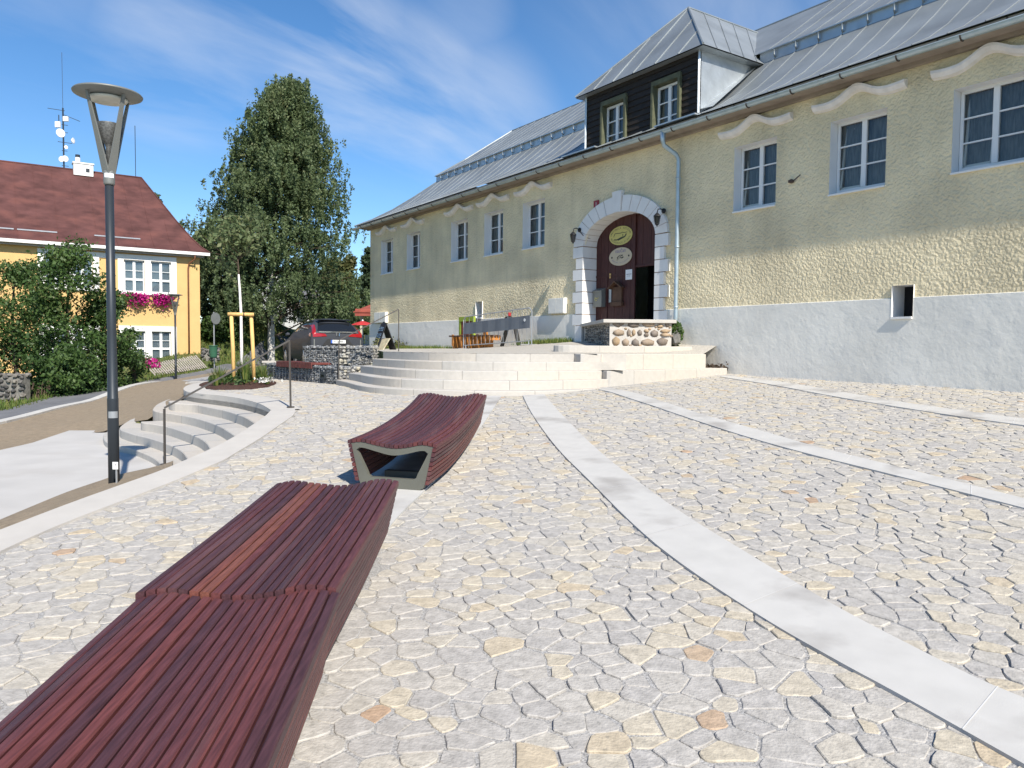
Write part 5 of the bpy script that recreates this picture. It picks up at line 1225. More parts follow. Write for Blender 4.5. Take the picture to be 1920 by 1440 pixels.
mb = MB(); q = atY(219, 900, 7.75); mb.bar(q - Vector((0, 0, .15)), q + Vector((0, 0, .18)), .02, .012); mb.build('stake', 'galv', MK)
mb = MB(); mb.box(q + Vector((-.005, -.015, .15)), (.055, .006, .075)); mb.build('plate', 'platewhite', MK)
mb = MB(); text_into(mb, '7', q + Vector((-.005, -.019, .15)), (1, 0, 0), (0, 0, 1), .04); mb.build('digit', 'ink', MK)

# ------------------------------------------------------------------ planting bed, sapling, stakes
structure(drape('mulch_bed', bed, lambda X, Y: plaza_z(X, Y) + .008 + .13 * np.clip(1 - bed_r(X, Y) ** 2, 0, 1), 'mulch', .12, .06))
SPB = G(453, 724.5); SPB.z = float(plaza_z(SPB.x, SPB.y)) + .10
ST_ = thing('tree_stake', 'yellow peeled timber stake frame with a crossbar holding the sapling', 'stake', SPB)
s1_, s2_ = SPB + Vector((-.165, .0, 0)), SPB + Vector((.235, .12, 0)); hh = 1.48
for p, q in ((s1_, s1_ + Vector((-.05, 0, hh))), (s2_, s2_ + Vector((-.055, 0, hh)))):
    mb = MB(); mb.tube([p - Vector((0, 0, .1)), p.lerp(q, .5) + Vector((.006, 0, 0)), q], [.042, .041, .039], 12); mb.build('post', 'stake', ST_, smooth=True)
mb = MB(); q0 = s1_ + Vector((-.11, -.04, hh + .0)); q1 = s2_ + Vector((.02, -.04, hh + .0)); mb.tube([q0, q1], .04, 12); mb.build('crossbar', 'stake', ST_, smooth=True)
mb = MB(); c_ = q0.lerp(q1, .62); mb.lathe([(.043, -.012), (.043, .012)], c_, 12, R=(q1 - q0).to_track_quat('Z', 'Y').to_matrix()); mb.build('strap', 'black', ST_)
SA = thing('sapling', 'young staked birch sapling with a white trunk and thin see-through crown', 'tree', SPB)
tr = [SPB + Vector(v) for v in ((.0, .03, -.05), (-.005, .03, .8), (-.01, .03, 1.5), (-.03, .03, 1.95), (-.055, .03, 2.35))]
mb = MB(); mb.tube(tr, [.036, .033, .030, .026, .02], 10); mb.build('trunk', 'bark', SA, smooth=True)
mb = MB(); pts = []
tip = [tr[-1], tr[-1] + Vector((-.02, 0, .45)), tr[-1] + Vector((-.05, 0, .95)), tr[-1] + Vector((-.06, .02, 1.3))]
mb.tube(tip, [.018, .013, .008, .004], 6)
for k in range(16):
    f = random.uniform(0, .95); p0 = tip[0].lerp(tip[2], f) if f > .18 else tr[3].lerp(tr[4], f * 5); ang = k * 2.4; ln = .95 * (1.1 - f * .7) * random.uniform(.7, 1.1)
    dr_ = Vector((math.cos(ang), math.sin(ang) * .9, .65)).normalized(); p1 = p0 + dr_ * ln * .55; p2 = p0 + dr_ * ln + Vector((0, 0, .08))
    mb.tube([p0, p1, p2], [.009, .006, .003], 5)
    for j in range(46):
        w = random.uniform(.25, 1.05); q = p0.lerp(p2, w) + Vector((random.gauss(0, .09), random.gauss(0, .09), random.gauss(0, .08))); pts.append(q)
    for j in range(2):
        w = random.uniform(.3, .8); q = p0.lerp(p2, w); e_ = q + Vector((random.uniform(-.2, .2), random.uniform(-.2, .2), .22)); mb.tube([q, e_], [.004, .002], 4)
        for i in range(14): pts.append(q.lerp(e_, random.uniform(.3, 1.1)) + Vector((random.gauss(0, .05), random.gauss(0, .05), random.gauss(0, .05))))
mb.build('branches', 'brownbark', SA)
leaves('crown', [tuple(p) for p in pts], .065, 'birchleaf', SA, tone=rng.uniform(.5, 1, len(pts)))
def tuft(p, label, n_, h_, sp_, m, nm='grass_tuft', grp='plants in the mulch bed', w=.008):
    p = Vector(p); V = []; tn = []
    for i in range(n_):
        a = random.uniform(0, 6.28); r = random.uniform(0, sp_ * .35); q = p + Vector((math.cos(a) * r, math.sin(a) * r, 0)); d = Vector((math.cos(a), math.sin(a), 0)); hgt = h_ * random.uniform(.55, 1)
        s_ = Vector((-d.y, d.x, 0)) * w; m1 = q + d * sp_ * .25 + Vector((0, 0, hgt * .6)); t_ = q + d * sp_ * random.uniform(.4, .9) + Vector((0, 0, hgt))
        V += [q - s_, q + s_, m1 + s_ * .8, m1 - s_ * .8, m1 - s_ * .8, m1 + s_ * .8, t_ + s_ * .15, t_ - s_ * .15]; k = random.random(); tn += [k, k]
    return tag(fast_mesh(nm, [tuple(v) for v in V], 4, m, tone=np.array(tn)), label, 'plant', grp)
def bz_(x, y): return float(plaza_z(x, y)) + .02 + .10 * max(0, 1 - float(bed_r(x, y)) ** 2)
for dx_, dy_, n_, h_, lab in ((-.5, .1, 70, .42, 'wispy grass at the left rim of the mulch bed'), (-.36, -.5, 60, .38, 'short grass tuft in front of the left stake'), (.14, -.2, 120, .62, 'tall blue green grass right of the white trunk'), (.3, .5, 70, .45, 'grass tuft behind the right stake'), (-.2, .6, 60, .4, 'grass tuft behind the left stake'), (.52, .1, 50, .32, 'small grass tuft at the right of the mulch bed')):
    tuft((SPB.x + dx_, SPB.y + dy_, bz_(SPB.x + dx_, SPB.y + dy_)), lab, n_, h_, .22, 'grass')
q = rng.uniform(-1, 1, (2400, 2)); q = q[np.hypot(q[:, 0], q[:, 1]) < .9]; X = bc.x + q[:, 0] * .72 * BEV.x + q[:, 1] * 2.1 * BEU.x; Y = bc.y + q[:, 0] * .72 * BEV.y + q[:, 1] * 2.1 * BEU.y; keep = np.sin(X * 9) + np.cos(Y * 7) > -.5
gc = np.stack([X, Y, plaza_z(X, Y) + .04 + .1 * np.clip(1 - bed_r(X, Y) ** 2, 0, 1) + rng.uniform(0, .10, len(X))], 1)[keep]
o = leaves('ground_cover', gc, .06, 'greenleaf'); structure(o, 'stuff')
gc = np.array([[SPB.x + .55 + random.gauss(0, .09), SPB.y - .15 + random.gauss(0, .16), bz_(SPB.x + .55, SPB.y - .15) + random.uniform(.06, .15)] for i in range(60)])
tag(leaves('flower_clump', gc, .04, 'whiteflower'), 'clump of small white flowers at the front right of the mulch bed', 'flowers')

# ------------------------------------------------------------------ parked car
th = math.radians(30); CR = Vector((math.cos(th), math.sin(th), 0)); CF = Vector((-math.sin(th), math.cos(th), 0))
RLp = atY(584, 690, 26); CO = Vector((RLp.x, RLp.y, 0)) + CR * .92; CO.z = .90
def K_(x, y, z): return CO + CR * x + CF * y + Vector((0, 0, z))
CARO = thing('parked_car', 'dark grey SUV parked beyond the gabion walls, seen from behind', 'car', CO)
secs = [(0.0, [(.72, .40), (.90, .56), (.92, .90), (.89, 1.14), (.78, 1.22), (0, 1.23)]), (.07, [(.78, .32), (.93, .54), (.94, .92), (.91, 1.18), (.80, 1.30), (0, 1.32)]),
        (.42, [(.82, .30), (.94, .54), (.94, .94), (.90, 1.16), (.70, 1.62), (0, 1.69)]), (.70, [(.82, .28), (.94, .54), (.94, .95), (.89, 1.13), (.69, 1.69), (0, 1.75)]),
        (1.5, [(.82, .27), (.94, .54), (.94, .95), (.89, 1.10), (.69, 1.70), (0, 1.77)]), (2.5, [(.82, .27), (.94, .54), (.94, .95), (.89, 1.08), (.68, 1.67), (0, 1.73)]),
        (3.0, [(.82, .27), (.94, .54), (.94, .95), (.88, 1.06), (.66, 1.50), (0, 1.56)]), (3.6, [(.82, .27), (.93, .54), (.93, .93), (.86, 1.02), (.75, 1.08), (0, 1.13)]),
        (4.2, [(.80, .28), (.91, .52), (.90, .84), (.81, .95), (.62, 1.0), (0, 1.03)]), (4.5, [(.72, .32), (.82, .5), (.80, .74), (.70, .82), (.5, .86), (0, .88)])]
mb = MB(); V = []; nr_ = 11
for y, pr in secs:
    ring = [(w, z) for w, z in pr] + [(-w, z) for w, z in reversed(pr[:-1])]
    V += [K_(w, y, z) for w, z in ring]
F = [(i * nr_ + j, i * nr_ + j + 1, (i + 1) * nr_ + j + 1, (i + 1) * nr_ + j) for i in range(len(secs) - 1) for j in range(nr_ - 1)]
F += [tuple(range(nr_ - 1, -1, -1)), tuple(range((len(secs) - 1) * nr_, len(secs) * nr_))]
mb.add(V, F); body = mb.build('body', 'car', CARO, smooth=True)
md = body.modifiers.new('subdivision', 'SUBSURF'); md.levels = md.render_levels = 2
for e_ in body.data.edges: pass
bpy.context.view_layer.update()
bvh = BVHTree.FromObject(body, bpy.context.evaluated_depsgraph_get())
IM = body.matrix_world.inverted()
def on_body(x, y, z, d, off):
    """the point on the car's skin met from outside along direction d (car axes)"""
    D = (CR * d[0] + CF * d[1] + Vector((0, 0, d[2]))).normalized(); o_ = K_(x, y, z) - D * 3
    h = bvh.ray_cast(IM @ o_, D)
    if h[0] is None: return None
    return h[0] + (h[1] if h[1].dot(D) < 0 else -h[1]) * off
def skin(name, m, corners, d, parent, off=.008, nu=10, nv_=6):
    A, Bq, C_, D_ = [Vector(c) for c in corners]; rows = []
    for j in range(nv_ + 1):
        r = []
        for i in range(nu + 1):
            p = A.lerp(Bq, i / nu).lerp(D_.lerp(C_, i / nu), j / nv_); h = on_body(p.x, p.y, p.z, d, off)
            r.append(h if h is not None else K_(p.x, p.y, p.z))
        rows.append(r)
    mb = MB(); mb.grid(rows); return mb.build(name, m, parent, smooth=True)
skin('rear_window', 'carglass', ((-.70, 0, 1.27), (.70, 0, 1.27), (.58, 0, 1.60), (-.58, 0, 1.60)), (0, 1, -.12), CARO)
for sx_ in (-1, 1):
    d = (-sx_, 0, -.15)
    skin('side_window', 'carglass', ((0, .72, 1.24), (0, 1.22, 1.20), (0, 1.30, 1.55), (0, .92, 1.55)), d, CARO)
    skin('side_window', 'carglass', ((0, 1.27, 1.19), (0, 2.12, 1.16), (0, 2.05, 1.58), (0, 1.36, 1.58)), d, CARO)
    skin('side_window', 'carglass', ((0, 2.18, 1.16), (0, 3.05, 1.13), (0, 2.72, 1.50), (0, 2.12, 1.57)), d, CARO)
    tl = skin('tail_light', 'taillight', ((sx_ * .38, 0, 1.09), (sx_ * .86, 0, 1.06), (sx_ * .86, 0, 1.20), (sx_ * .44, 0, 1.17)), (0, 1, 0), CARO, .018)
    skin('upper_lens', 'taillight', ((sx_ * .77, 0, 1.17), (sx_ * .87, .3, 1.17), (sx_ * .735, .3, 1.52), (sx_ * .69, 0, 1.52)), (0, 1, -.1), tl, .014)
    skin('side_lens', 'taillight', ((0, .08, 1.06), (0, .36, 1.10), (0, .40, 1.19), (0, .12, 1.20)), (-sx_, 0, 0), tl, .012)
    skin('bumper_reflector', 'lampgrey', ((sx_ * .80, 0, .55), (sx_ * .83, 0, .55), (sx_ * .83, 0, .98), (sx_ * .80, 0, .98)), (0, 1, 0), CARO, .012)
    for y in (.92, 3.58):
        c_ = K_(sx_ * .83, y, .36); Rm = Matrix((CF, Vector((0, 0, 1)), CR * sx_)).transposed()
        mb = MB(); mb.lathe([(.43, -.02), (.435, .09), (.40, .095)], c_, 28, R=Rm); mb.build('wheel_arch', 'plastic', CARO)
        w = thing('wheel', '', '', c_); del w['label']; del w['category']; w.parent = CARO; w.matrix_parent_inverse = WI(CARO)
        mb = MB(); mb.lathe([(.20, -.12), (.35, -.10), (.365, -.02), (.365, .06), (.345, .105), (.245, .112), (.24, .06)], c_, 28, R=Rm)
        tw = mb.build('tyre', 'tyre', None, smooth=True); tw.parent = w; tw.matrix_parent_inverse = Matrix.Translation(c_).inverted()
        mb = MB(); mb.lathe([(.0, .09), (.06, .10), (.07, .08), (.10, .07), (.235, .07), (.24, .1)], c_, 28, R=Rm)
        for k in range(5):
            t = 2 * PI * k / 5; dv = Rm @ Vector((math.cos(t), math.sin(t), 0)); mb.bar(c_ + Rm @ Vector((0, 0, .09)), c_ + dv * .23 + Rm @ Vector((0, 0, .095)), .05, .02)
        rw = mb.build('rim', 'rim', None); rw.parent = w; rw.matrix_parent_inverse = Matrix.Translation(c_).inverted()
    mb = MB(); c_ = K_(sx_ * 1.0, 2.95, 1.18); mb.rock(c_, (.11, .09, .08)); mb.build('mirror', 'car', CARO, smooth=True)
mb = MB(); mb.hexa([K_(-.56, -.02, .76), K_(.56, -.02, .76), K_(.56, .05, .76), K_(-.56, .05, .76)], [K_(-.36, -.012, 1.0), K_(.36, -.012, 1.0), K_(.36, .06, 1.0), K_(-.36, .06, 1.0)]); mb.build('plate_recess', 'plastic', CARO)
mb = MB(); mb.hexa([K_(-.66, -.03, .33), K_(.66, -.03, .33), K_(.66, .1, .33), K_(-.66, .1, .33)], [K_(-.70, -.028, .52), K_(.70, -.028, .52), K_(.70, .1, .52), K_(-.70, .1, .52)]); mb.build('bumper', 'plastic', CARO)
mb = MB(); mb.hexa([K_(-.26, -.055, .85), K_(.26, -.055, .85), K_(.26, -.035, .85), K_(-.26, -.035, .85)], [K_(-.26, -.05, .965), K_(.26, -.05, .965), K_(.26, -.03, .965), K_(-.26, -.03, .965)]); npl = mb.build('number_plate', 'platewhite', CARO)
mb = MB(); mb.hexa([K_(-.26, -.060, .85), K_(-.205, -.060, .85), K_(-.205, -.055, .85), K_(-.26, -.055, .85)], [K_(-.26, -.056, .965), K_(-.205, -.056, .965), K_(-.205, -.05, .965), K_(-.26, -.05, .965)]); mb.build('country_band', 'blue', npl)
mb = MB(); text_into(mb, '3C2 8851', K_(.025, -.0605, .908), CR, (0, 0, 1), .098); mb.build('digits', 'ink', npl)
mb = MB(); mb.bar(K_(-.66, .0, 1.235), K_(.66, .0, 1.235), .02, .04); mb.build('chrome_strip', 'chrome', CARO)
mb = MB()
for p, q in (((-.055, 1.20), (-.04, 1.10)), ((.055, 1.20), (.04, 1.10)), ((-.04, 1.14), (.04, 1.14)), ((-.065, 1.205), (.065, 1.205))): mb.bar(K_(p[0], -.025, p[1]), K_(q[0], -.025, q[1]), .012, .018)
mb.build('emblem', 'chrome', CARO)
mb = MB(); mb.hexa([K_(-.60, .36, 1.64), K_(.60, .36, 1.64), K_(.60, .6, 1.68), K_(-.60, .6, 1.68)], [K_(-.58, .30, 1.66), K_(.58, .30, 1.66), K_(.60, .65, 1.70), K_(-.60, .65, 1.70)]); mb.build('spoiler', 'plastic', CARO)
mb = MB(); mb.bar(K_(.02, .05, 1.28), K_(.34, .10, 1.34), .014, .012); mb.build('wiper', 'plastic', CARO)

# ------------------------------------------------------------------ ochre house
HS = thing('ochre_house', 'ochre yellow house with white window bands and a rusty red hipped roof', 'house', H(4, .4))
EAZ = 7.08
hh_ = [(1.60, 2.68, 4.66, 6.47), (3.03, 4.07, 4.66, 6.47), (5.65, 6.65, 4.75, 6.47), (6.95, 7.95, 4.75, 6.47), (1.65, 2.70, .74, 2.43), (3.02, 4.06, .74, 2.43), (5.65, 6.65, .7, 2.43), (6.95, 7.95, .7, 2.43), (10.2, 11.2, 4.7, 6.47), (10.2, 11.2, .7, 2.43)]
def house_wall(mb, holes, a0, a1, z0, z1, o):
    As = sorted({a0, a1, *[h for q in holes for h in q[:2]]}); Zs = sorted({z0, z1, *[h for q in holes for h in q[2:]]})
    for p, q in zip(As, As[1:]):
        for r, s in zip(Zs, Zs[1:]):
            ma, mz = (p + q) / 2, (r + s) / 2
            if any(h[0] < ma < h[1] and h[2] < mz < h[3] for h in holes): continue
            mb.add([H(q, r, o), H(p, r, o), H(p, s, o), H(q, s, o)], [(0, 1, 2, 3)])
mb = MB(); house_wall(mb, hh_, 0, 16, -1.5, EAZ - .05, 0)
for s_ in (0, 16): mb.add([H(s_, -1.5, 0), H(s_, -1.5, -11), H(s_, EAZ, -11), H(s_, EAZ, 0)], [(0, 1, 2, 3)])
mb.add([H(0, -1.5, -11), H(16, -1.5, -11), H(16, EAZ, -11), H(0, EAZ, -11)], [(0, 1, 2, 3)])
mb.build('wall', 'house', HS)
for a0, a1, z0, z1 in ((1.30, 4.40, 4.52, 6.78), (5.33, 8.27, 4.6, 6.78), (1.33, 4.40, .55, 2.72), (5.33, 8.27, .55, 2.72)):
    mb = MB(); mb.hbox(a0, a1, z1 - .30, z1, .0, .07); mb.hbox(a0, a0 + .30, z0 + .14, z1 - .30, 0, .07); mb.hbox(a1 - .30, a1, z0 + .14, z1 - .30, 0, .07); mb.hbox(a0, a1, z0, z0 + .13, 0, .12)
    m0, m1 = (2.69, 3.02) if a0 < 4 else (6.65, 6.95); mb.hbox(m0, m1, z0 + .13, z1 - .30, .0, .068); mb.build('window_surround', 'housewhite', HS)
mb = MB(); mb.hbox(4.4, 5.33, 6.50, 6.78, 0, .06); mb.build('string_course', 'housewhite', HS)
for a0, a1, z0, z1 in hh_:
    mb = MB(); mid = (a0 + a1) / 2; zm = z0 + (z1 - z0) * .40
    for p, q in ((a0, a0 + .06), (a1 - .06, a1), (mid - .07, mid + .07)): mb.hbox(p, q, z0, z1, -.14, -.08)
    for p, q in ((z0, z0 + .07), (z1 - .06, z1), (zm - .06, zm + .06)): mb.hbox(a0 + .06, mid - .07, p, q, -.14, -.085); mb.hbox(mid + .07, a1 - .06, p, q, -.14, -.085)
    mb.hbox(a0 + .06, a1 - .06, zm + (z1 - zm) * .45, zm + (z1 - zm) * .45 + .025, -.135, -.10)
    w = mb.build('window', 'winwhite', HS)
    q = MB(); q.add([H(a1, z0, -.12), H(a0, z0, -.12), H(a0, z1, -.12), H(a1, z1, -.12)], [(0, 1, 2, 3)]); q.build('pane', 'glass', w)
    q = MB(); q.add([H(a1, z0, -.2), H(a0, z0, -.2), H(a0, z1 - .12, -.2), H(a1, z1 - .12, -.2)], [(0, 1, 2, 3)]); q.build('blind', 'blind', w)
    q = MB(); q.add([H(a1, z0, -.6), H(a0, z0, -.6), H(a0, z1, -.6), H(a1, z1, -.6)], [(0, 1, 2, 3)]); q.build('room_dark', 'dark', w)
rp_ = [(.55, EAZ + .06, -.47), (-.15, EAZ + .42, -.15), (-1.0, EAZ + 1.05, .25), (-2.2, EAZ + 2.15, .85), (-5.5, 12.27, 2.30)]
mb = MB(); mb.grid([[H(s_, z, o) for s_ in (16.5 - e_, e_)] for o, z, e_ in rp_])
mb.grid([[H(e_, z, o), H(e_, z, -11 - o)] for o, z, e_ in rp_]); mb.grid([[H(16.5 - e_, z, -11 - o), H(16.5 - e_, z, o)] for o, z, e_ in rp_]); mb.grid([[H(e_, z, -11 - o), H(16.5 - e_, z, -11 - o)] for o, z, e_ in rp_])
rf = mb.build('roof', 'redroof', HS)
mb = MB()
for s_ in np.arange(.6, 16, .95):
    P = [H(s_, z + .01, o) for o, z, e_ in rp_ if s_ > e_]
    if len(P) > 1: mb.tube(P, .018, 4, cap=False)
mb.tube([H(e_, z + .02, o) for o, z, e_ in rp_], .045, 6); mb.tube([H(2.3, 12.29, -5.5), H(14.2, 12.29, -5.5)], .05, 6); mb.build('standing_seam', 'redroof', rf)
for s0, s1 in ((7.3, 9.15), (9.3, 11), (3.15, 5.5)):
    mb = MB(); mb.tube([H(s0, 7.76, -.45), H(s1, 7.76, -.45)], .05, 8); mb.build('snow_guard', 'galv', rf)
CHM = MB(); CHM.hbox(5.05, 6.1, 11.9, 12.60, -5.6, -5.0); CHM.hbox(5.0, 6.15, 12.60, 12.68, -5.65, -4.95); CHM.lathe([(.14, 0), (.14, .32), (.10, .33)], H(5.85, 12.68, -5.3), 12)
chm = CHM.build('chimney', 'housewhite', rf)
mb = MB(); mb.lathe([(.13, 0), (.13, .16)], H(5.85, 13.01, -5.3), 12); mb.hbox(5.25, 5.45, 12.12, 12.35, -5.0, -4.99); mb.build('chimney_cowl', 'post', rf)
mb = MB(); mb.hbox(-.42, 16, EAZ - .02, EAZ + .03, -.1, .50); mb.hbox(-.2, 16, EAZ - .22, EAZ - .02, -.05, .35); mb.build('soffit', 'concrete', HS)
mb = MB(); mb.hbox(-.47, 16.4, EAZ - .12, EAZ + .05, .50, .58); mb.build('eaves_board', 'housewhite', HS)
mb = MB(); mb.tube([H(.35, EAZ - .05, .52), H(.35, EAZ - .35, .45), H(.62, EAZ - .6, .12), H(.66, EAZ - .9, .09), H(.66, .3, .09)], .05, 10); mb.build('downpipe', 'copper', HS, smooth=True)
for s_, lab in ((3.55, 'box of magenta petunias under the left upper window of the ochre house'), (2.12, 'box of magenta petunias under the right upper window of the ochre house')):
    fb = thing('flower_box', lab, 'flower box', H(s_, 4.2, .3), 'petunia boxes on the ochre house')
    mb = MB(); mb.hbox(s_ - .5, s_ + .5, 4.35, 4.52, .12, .32); mb.build('trough', 'brownwood', fb)
    q = rng.normal(size=(900, 3)) * [.30, .12, .17]; c_ = np.array(H(s_, 4.35, .36)); e3 = np.array(HE); n3 = np.array(HN)
    leaves('petunias', c_ + q[:, :1] * e3 * 1.0 + q[:, 1:2] * n3 + np.c_[np.zeros(900), np.zeros(900), q[:, 2] - .35 * np.abs(q[:, 2])], .10, 'magenta', fb, aspect=1.1)
MA = thing('antenna_mast', 'grey radio mast with white dishes rising from the red roof', 'antenna mast', H(6.57, 12.2, -5.5))
mz0 = 12.2; MX = lambda s_, z, o=0: H(6.57 - s_, z, -5.5 + o)
mb = MB(); mb.tube([MX(0, mz0 - .2), MX(0, 15.9)], .045, 8); mb.tube([MX(0, 15.9), MX(0, 19.2)], .012, 5); mb.build('pole', 'post', MA)
mb = MB()
for z, s0, s1 in ((12.45, -.12, .25), (12.75, -.1, .22), (13.35, -.1, .2), (13.85, -.3, .45), (14.45, -.05, .25), (14.9, -.08, .25), (15.75, -.8, .1), (15.5, .05, .9)): mb.tube([MX(s0, z), MX(s1, z - (.25 if z == 15.5 else 0))], .018, 5)
mb.tube([MX(-.22, 14.9), MX(-.22, 15.45)], .03, 5); mb.build('arms', 'post', MA)
def dish(s_, z, r, R_=None):
    r *= .8; mb = MB(); mb.lathe([(.02, -.10), (r * .6, -.07), (r, .02), (r * .9, .03), (0, -.02)], MX(s_, z, .1), 18, R=(HN * 1 + HE * (.3 if R_ is None else R_)).to_track_quat('Z', 'Y').to_matrix()); mb.build('dish', 'antenna', MA, smooth=True)
dish(-.15, 14.35, .33); dish(.06, 12.85, .24); dish(-.12, 12.8, .22, -.6); dish(.12, 13.55, .14); dish(.5, 14.0, .22, 1.4)
for s_, z, hs in ((-.28, 14.85, .17), (.14, 15.25, .14)):
    mb = MB(); mb.box(MX(s_, z, .08), (.30, .12, hs * 2)); mb.build('panel_antenna', 'antenna', MA)
mb = MB(); mb.tube([H(2.63, 12.2, -5.5), H(2.63, 15.5, -5.5)], .022, 6); tag(mb.build('roof_pole', 'post'), 'thin bare pole at the right end of the red roof ridge', 'pole')

# ------------------------------------------------------------------ trees and shrubs
def limb_tree(nm, label, base, hgt, rad, crownfn, n_l, n_cl, leaf, m, bark='brownbark', tr_r=.22, droop=0, seed=1, grp=None, lean=(0, 0), zmin=.12, spread=.55, cat='tree', per=26):
    """trunk, limbs and leaf sprays spread through the crown; crownfn(h) gives the crown's half width at height fraction h"""
    rd = random.Random(seed); root = thing(nm, label, cat, base, grp); B = Vector(base)
    mb = MB(); lb = MB(); ax = lambda f: B + Vector((lean[0] * f * f, lean[1] * f * f, hgt * f)) + Vector((.12 * math.sin(f * 6 + seed), .12 * math.cos(f * 5), 0)) * f
    mb.tube([ax(f) - Vector((0, 0, .2 if f == 0 else 0)) for f in np.linspace(0, .96, 12)], [tr_r * (1 - .93 * f) + .008 for f in np.linspace(0, .96, 12)], 9)
    C_ = []; tn = []
    for k in range(n_l):
        f = zmin + (1 - zmin) * rd.random() ** .85 * .98; ang = rd.uniform(0, 6.283); w = rad * crownfn(f) * rd.uniform(.5, 1.0)
        p0 = ax(max(.03, f - spread * w / hgt * .55)); out = Vector((math.cos(ang), math.sin(ang), 0))
        p2 = ax(f) + out * w + Vector((0, 0, rd.uniform(-.2, .25))); p1 = p0.lerp(p2, .5) + Vector((0, 0, .12 * w))
        if k % 2 == 0 or n_l < 120: lb.tube([p0, p1, p2], [.05 * tr_r / .22 * (1.2 - f), .03 * tr_r / .22 * (1.2 - f), .008], 5, cap=False)
        ltone = rd.uniform(-.18, .18)
        for c in range(n_cl):
            g_ = rd.uniform(.30, 1.0) ** .8; q = p0.lerp(p1, g_ * 2) if g_ < .5 else p1.lerp(p2, g_ * 2 - 1)
            sp_ = .075 * rad * (.5 + .5 * crownfn(f)) ; q = q + Vector((rd.gauss(0, sp_), rd.gauss(0, sp_), rd.gauss(0, sp_ * .7)))
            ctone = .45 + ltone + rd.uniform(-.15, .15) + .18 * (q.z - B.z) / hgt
            if droop:
                ln = droop * rd.uniform(.35, 1.2); sw = Vector((rd.uniform(-.12, .12), rd.uniform(-.12, .12), 0))
                for j in range(per):
                    t = rd.random(); r_ = q + sw * t + out * (.1 * math.sin(t * 3)) - Vector((0, 0, ln * t)); C_.append((r_.x + rd.gauss(0, .07), r_.y + rd.gauss(0, .07), r_.z + rd.gauss(0, .05))); tn.append(ctone + rd.uniform(-.2, .2))
            else:
                for j in range(per):
                    s2 = .05 * rad + .12; C_.append((q.x + rd.gauss(0, s2), q.y + rd.gauss(0, s2), q.z + rd.gauss(0, s2 * .7))); tn.append(ctone + rd.uniform(-.22, .22))
    mb.build('trunk', bark, root); lb.build('limbs', 'brownbark', root)
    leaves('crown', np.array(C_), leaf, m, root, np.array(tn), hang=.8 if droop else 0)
    return root
bb = atY(508, 637, 52); bb.z = float(terr0(bb.x, bb.y)) - .1
def birch(h): return float(np.interp(h, [0, .07, .12, .3, .45, .62, .78, .88, .95, 1], [.5, .85, .95, 1.0, .95, .75, .55, .40, .26, .10]))
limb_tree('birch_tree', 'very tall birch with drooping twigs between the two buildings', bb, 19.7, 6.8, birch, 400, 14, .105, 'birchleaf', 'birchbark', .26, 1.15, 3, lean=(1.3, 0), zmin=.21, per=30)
def dome(h): return float(np.interp(h, [0, .1, .3, .6, .85, 1], [.6, .85, 1, .95, .6, .15]))
def cone(h): return float(np.interp(h, [0, .1, 1], [.7, 1, .05]))
def treeat(px, py, Y, top_y, half_px, nm, label, m, fn=dome, n_l=60, n_cl=7, leaf=.22, seed=1, bark='brownbark', per=22, zmin=.06, grp='trees behind the buildings', tr=.2):
    p = atY(px, py, Y); p.z = float(terr0(p.x, p.y)) - .2; t = atY(px, top_y, Y)
    return limb_tree(nm, label, p, t.z - p.z, half_px / FPX * Y, fn, n_l, n_cl, leaf, m, bark, tr, 0, seed, grp, zmin=zmin, per=per)
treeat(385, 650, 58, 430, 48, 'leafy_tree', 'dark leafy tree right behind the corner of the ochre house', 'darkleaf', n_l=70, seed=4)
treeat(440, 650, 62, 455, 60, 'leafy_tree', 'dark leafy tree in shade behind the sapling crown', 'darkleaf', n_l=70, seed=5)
treeat(625, 640, 68, 490, 40, 'leafy_tree', 'olive green tree beyond the car, left of the pine', 'oliveleaf', n_l=70, seed=6)
treeat(655, 640, 66, 484, 30, 'pine_tree', 'olive brown pine beyond the parked car beside the building corner', 'oliveleaf', fn=dome, n_l=60, seed=7)
treeat(692, 640, 80, 462, 30, 'spruce_tree', 'dark spruce half hidden behind the left end of the yellow building', 'needle', fn=cone, n_l=90, n_cl=6, seed=8)
treeat(560, 640, 85, 520, 60, 'leafy_tree', 'mid green tree behind the white house', 'darkleaf', n_l=50, seed=9)
treeat(290, 640, 64, 362, 24, 'spruce_tree', 'spruce tip showing above the right end of the red roof', 'needle', fn=cone, n_l=120, n_cl=6, seed=10, per=18)
treeat(720, 640, 95, 500, 60, 'leafy_tree', 'dark tree hidden mostly behind the yellow building end', 'darkleaf', n_l=40, seed=11)
treeat(630, 645, 60, 560, 36, 'leafy_bush', 'olive bush behind the roof of the parked car', 'oliveleaf', n_l=40, seed=12, zmin=.03)
treeat(650, 645, 58, 555, 50, 'leafy_bush', 'dark green bush right of the car roof by the red parasol', 'darkleaf', n_l=50, seed=13, zmin=.03)
treeat(415, 668, 50, 600, 42, 'leafy_bush', 'bright green bush behind the green litter bin', 'greenleaf', n_l=60, seed=14, zmin=.03, leaf=.16)
treeat(475, 650, 64, 592, 34, 'leafy_bush', 'dark bush between the sapling and the birch trunk', 'darkleaf', n_l=40, seed=15, zmin=.03, leaf=.18)
